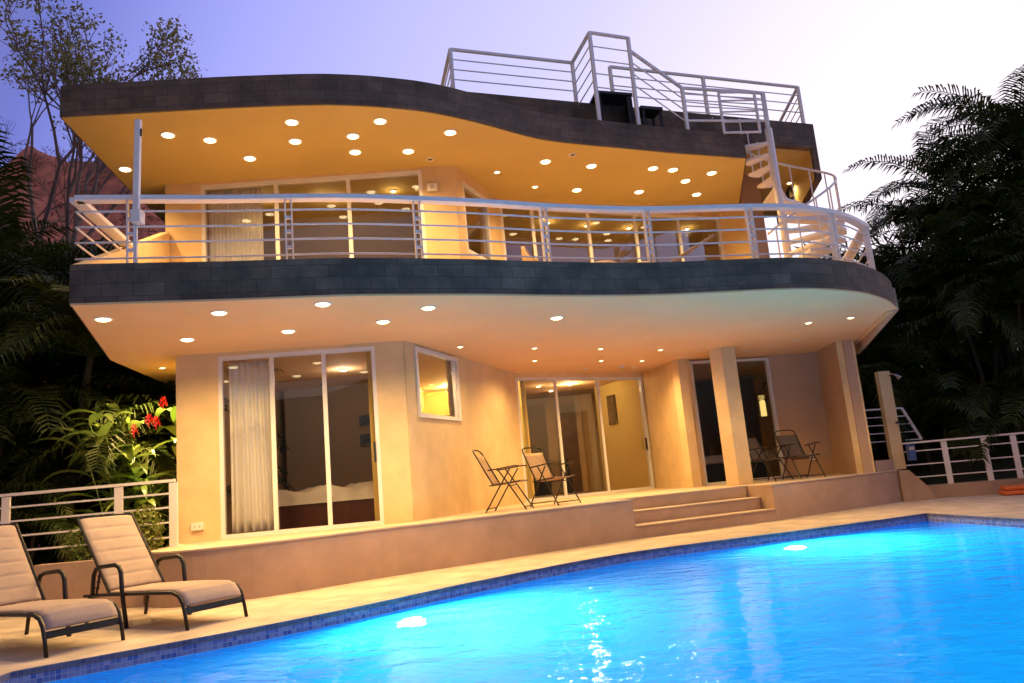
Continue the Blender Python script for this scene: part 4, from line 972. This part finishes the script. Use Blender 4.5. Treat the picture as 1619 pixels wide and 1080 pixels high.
# dark undergrowth filling behind both groves
def thicket(name, boxes, n, size, label, m, seed):
    rnd = random.Random(seed); g = MB()
    for c, r in boxes: leafcloud(g, c, r, n, size, rnd, elong=5.0)
    tag(recenter(g.build(name, m)), label, 'undergrowth', kind='stuff')
thicket('undergrowth', [((9.4, 21.5, 3.0), (2.4, 1.2, 4.2)), ((11.8, 21, 3.4), (2.6, 1.2, 4.6)), ((14.6, 20.5, 3.8), (2.8, 1.2, 5.2)), ((7.6, 21.5, 3.0), (1.6, 1.2, 3.4)), ((13.0, 19.6, 3.2), (2.4, 1, 4.0)), ((10.4, 20.2, 2.8), (2.4, 1, 3.6)), ((10.5, 19.6, 1.4), (4, 1, 1.9)), ((17.5, 20, 4.2), (2.2, 1.2, 5.4))], 6500, .11, 'dark mass of leaves closing the right grove behind the palms', m_palm, 3)
thicket('undergrowth', [((-9.5, 16.5, 2.6), (2.5, 1.2, 3.6)), ((-7.0, 16.8, 1.8), (1.8, 1.1, 2.9)), ((-12.5, 16, 2.8), (2.5, 1.2, 3.8)), ((-5.6, 17.5, 1.2), (1.2, 1, 2.2)), ((-6.2, 14.2, 1.5), (1.2, .7, 2.2)), ((-8.0, 14.6, 2.0), (1.5, .8, 2.9)), ((-9.9, 14.8, 2.4), (1.6, .8, 3.4))], 4200, .11, 'dark mass of leaves closing the gap left of the house', m_palm, 5)
# hills
def hill(name, x0, x1, y0, y1, hf, m, label, nx=60, ny=30):
    vs = []; fs = []
    for j in range(ny+1):
        for i in range(nx+1):
            x = x0+(x1-x0)*i/nx; y = y0+(y1-y0)*j/ny; vs.append((x, y, hf(x, y)))
    for j in range(ny):
        for i in range(nx): fs.append((j*(nx+1)+i, j*(nx+1)+i+1, (j+1)*(nx+1)+i+1, (j+1)*(nx+1)+i))
    tag(MB().add(vs, fs).build(name, m, None, smooth=True), label, 'hill', kind='structure')
def hl(x, y):
    t_ = max(0, min(1, (y-17)/14)); e = max(0, min(1, (-4-x)/13)); e = e*e*(3-2*e); return -.1+(t_**1.1)*e*16.4+.35*math.sin(x*1.3+y*.7)*t_*e+(noise.noise(Vector((x*.5, y*.5, 0)))*.6+noise.noise(Vector((x*1.7, y*1.7, 3)))*.45)*t_*e
hill('hillside', -50, -3, 15, 50, hl, m_soil, 'reddish bare slope rising behind the left palms', 200, 130)
def hr(x, y):
    t_ = max(0, min(1, (y-14.8)/5)); e = max(0, min(1, (x-7.5)/3)); return -.1+t_*e*3.0
hill('hillside', 7, 60, 14.5, 50, hr, m_ground, 'dark bank under the right palm grove')
def hb(x, y):
    t_ = max(0, min(1, (-14-y)/26)); return -.1+t_**.8*9+1.6*math.sin(x*.12+1)*t_+.8*math.sin(x*.37)*t_
hill('hillside', -120, 120, -70, -13, hb, m_ground, 'unseen dark hills added behind the viewer to darken the glass reflections')  # added out of view so the lower doors reflect something dark
def hs(x, y):
    t_ = max(0, min(1, (x-24)/24)); return -.1+t_**.7*15+1.6*math.sin(y*.17)*t_+.7*math.sin(y*.45+x*.2)*t_
hill('hillside', 22, 110, -60, 14, hs, m_ground, 'unseen dark bank added beyond the pool to keep sky out of the glass')  # added out of view, blocks bright sky reflected in the living room door
# dry brush on the slope
g = MB(); rnd = random.Random(21)
for _ in range(150):
    x = rnd.uniform(-24, -9); y = rnd.uniform(23, 32); leafcloud(g, (x, y, hl(x, y)+.2), (.7, .6, .45), 60, .07, rnd, elong=4)
tag(recenter(g.build('dry_brush', m_dry)), 'dry reddish brush scattered over the slope at the left', 'brush', kind='stuff')
# leafy tree and bare tree at top left
def tree(name, base, seed, label, dirs, depth, L, r, leaves, leafm, csize=.34, nleaf=16, spreadk=.55, cat='tree', lsize=.20, keep=1.0):
    rnd = random.Random(seed); t = empty(name, base, 0, label, cat); tw = MB(); lf = MB()
    def grow(p, d, l, r_, k):
        mid = p+d*l*.5+Vector((rnd.uniform(-1, 1), rnd.uniform(-1, 1), rnd.uniform(-.3, 1)))*l*.07; q = p+d*l
        tw.tube([p, mid, q], r_, 6 if r_ > .03 else 4, r2=r_*.68, cap=False)
        if k <= 1 and leaves and rnd.random() < keep: leafcloud(lf, q, (csize, csize, csize*.7), nleaf, lsize, rnd)
        if k == 0: return
        for _ in range(rnd.choice((2, 3, 3) if k > 1 else (2, 3))):
            nd = (d+Vector((rnd.uniform(-1, 1), rnd.uniform(-1, 1)*.8, rnd.uniform(-.55, .75)))*spreadk).normalized(); grow(q, nd, l*rnd.uniform(.62, .86), r_*.66, k-1)
    for p, d in dirs: grow(Vector(p), Vector(d).normalized(), L, r, depth)
    tw.build('trunk', m_bark, t, local=True)
    if leaves: lf.build('crown', leafm, t, local=True)
    return t
tree('leafy_tree', (-11.4, 17.0, 2.0), 14, 'slender tree with small olive leaf clumps against the blue sky, top left', [((0, 0, 0), (.28, 0, 1))], 6, 3.0, .12, True, m_leaf, .32, 26, .52, lsize=.10)
tree('leafy_tree', (-9.9, 16.4, 5.6), 33, 'second leafy crown reaching over the left corner of the roof', [((0, 0, 0), (.25, -.1, 1))], 5, 1.9, .075, True, m_leaf, .33, 22, .60, lsize=.10, keep=.8)
tree('bare_tree', (-13.6, 17.6, 4.0), 7, 'bare twiggy tree at the left edge in front of the red slope', [((0, 0, 0), (.1, 0, 1)), ((0, 0, .8), (.6, 0, .8))], 6, 2.0, .06, False, None, spreadk=.62)
# hedge
hd = empty('hedge', (-4.95, 9.38, .5), 0, 'small leaved green hedge between the planter wall and the fence', 'hedge')
g = MB(); rnd = random.Random(2)
leafcloud(g, (-5.28, 9.36, .70), (.26, .15, .30), 700, .055, rnd); leafcloud(g, (-4.9, 9.38, .74), (.30, .16, .33), 1000, .055, rnd); leafcloud(g, (-4.58, 9.36, .80), (.24, .15, .33), 900, .055, rnd)
g.build('leaves', m_hedge, hd)
g = MB()
for k in range(14): g.tube([(-5.35+k*.06, 9.38, .45), (-5.35+k*.06+rnd.uniform(-.05, .05), 9.38, .85)], .006, 4)
g.build('stems', m_bark, hd)
# ginger plant with red flowers
gp = empty('ginger_plant', (-5.45, 11.3, -.05), 0, 'ginger plant with broad lit leaves and red flower cones left of the house', 'plant')
g = MB(); st = MB(); rnd = random.Random(6); tops = []
def blade(base, az, el, L, w):
    pts = []; p = Vector(base); n = 7; e = el
    for i in range(n+1):
        pts.append(p.copy()); e_ = el-1.5*(i/n)**1.3; p = p+Vector((math.cos(az)*math.cos(e_), math.sin(az)*math.cos(e_), math.sin(e_)))*L/n
    sd = Vector((-math.sin(az), math.cos(az), 0)); vs = []; fs = []
    for i, q in enumerate(pts):
        ww = w*math.sin(math.pi*(i/n)**.75)*.5+.002; vs += [q-sd*ww+Vector((0, 0, ww*.35)), q, q+sd*ww+Vector((0, 0, ww*.35))]
    for i in range(n): fs += [(i*3, i*3+1, i*3+4, i*3+3), (i*3+1, i*3+2, i*3+5, i*3+4)]
    g.add(vs, fs)
for k in range(11):
    x = -5.40+rnd.uniform(-.45, .42); y = 11.25+rnd.uniform(-.3, .4); h = rnd.uniform(1.3, 2.5); ln = Vector((rnd.uniform(-.55, .15), rnd.uniform(-.45, .05)))
    pp = [Vector((x+ln.x*(i/6)**1.7, y+ln.y*(i/6)**1.7, h*i/6)) for i in range(7)]; st.tube(pp, .014, 6, r2=.008)
    for j in range(11):
        f_ = 1.8+4.2*j/10; i = min(int(f_), 5); q = pp[i].lerp(pp[i+1], f_-i); blade(q, (0 if j % 2 else math.pi)+k*1.3+rnd.uniform(-.4, .4), rnd.uniform(.35, 1.0), rnd.uniform(.48, .80), rnd.uniform(.13, .20))
    tops.append(pp[-1])
for az, el, L in ((3.0, .75, .8), (3.25, .45, .85), (3.5, .95, .7), (2.8, .3, .8)): blade((-5.85, 11.0, 2.15), az, el, L, .13)
st.build('stems', m_ginger, gp); g.build('leaves', m_ginger, gp, smooth=True)
for x, y, z in ((-5.08, 10.95, 2.52), (-5.50, 10.95, 2.16), (-5.16, 10.9, 2.24), (-5.26, 10.9, 2.28)):
    f = MB()
    for k in range(26):
        a = k*2.4; zz = z+.13*k/26; rr_ = .045*(1-(k/28)**1.5)+.006; c = Vector((x+rr_*math.cos(a), y+rr_*math.sin(a), zz)); d = Vector((math.cos(a)*.5, math.sin(a)*.5, .85)).normalized(); u = Vector((-math.sin(a), math.cos(a), 0))
        f.add([c-u*.018, c+u*.018, c+d*.035+Vector((0, 0, .004))], [(0, 1, 2)]); f.add([c-u*.012+d*.01, c+d*.028, c+u*.012+d*.012], [(0, 1, 2)])
    f.tube([(x, y, z-.05), (x, y, z+.11)], .008, 5); f.build('flower', m_flower, gp)
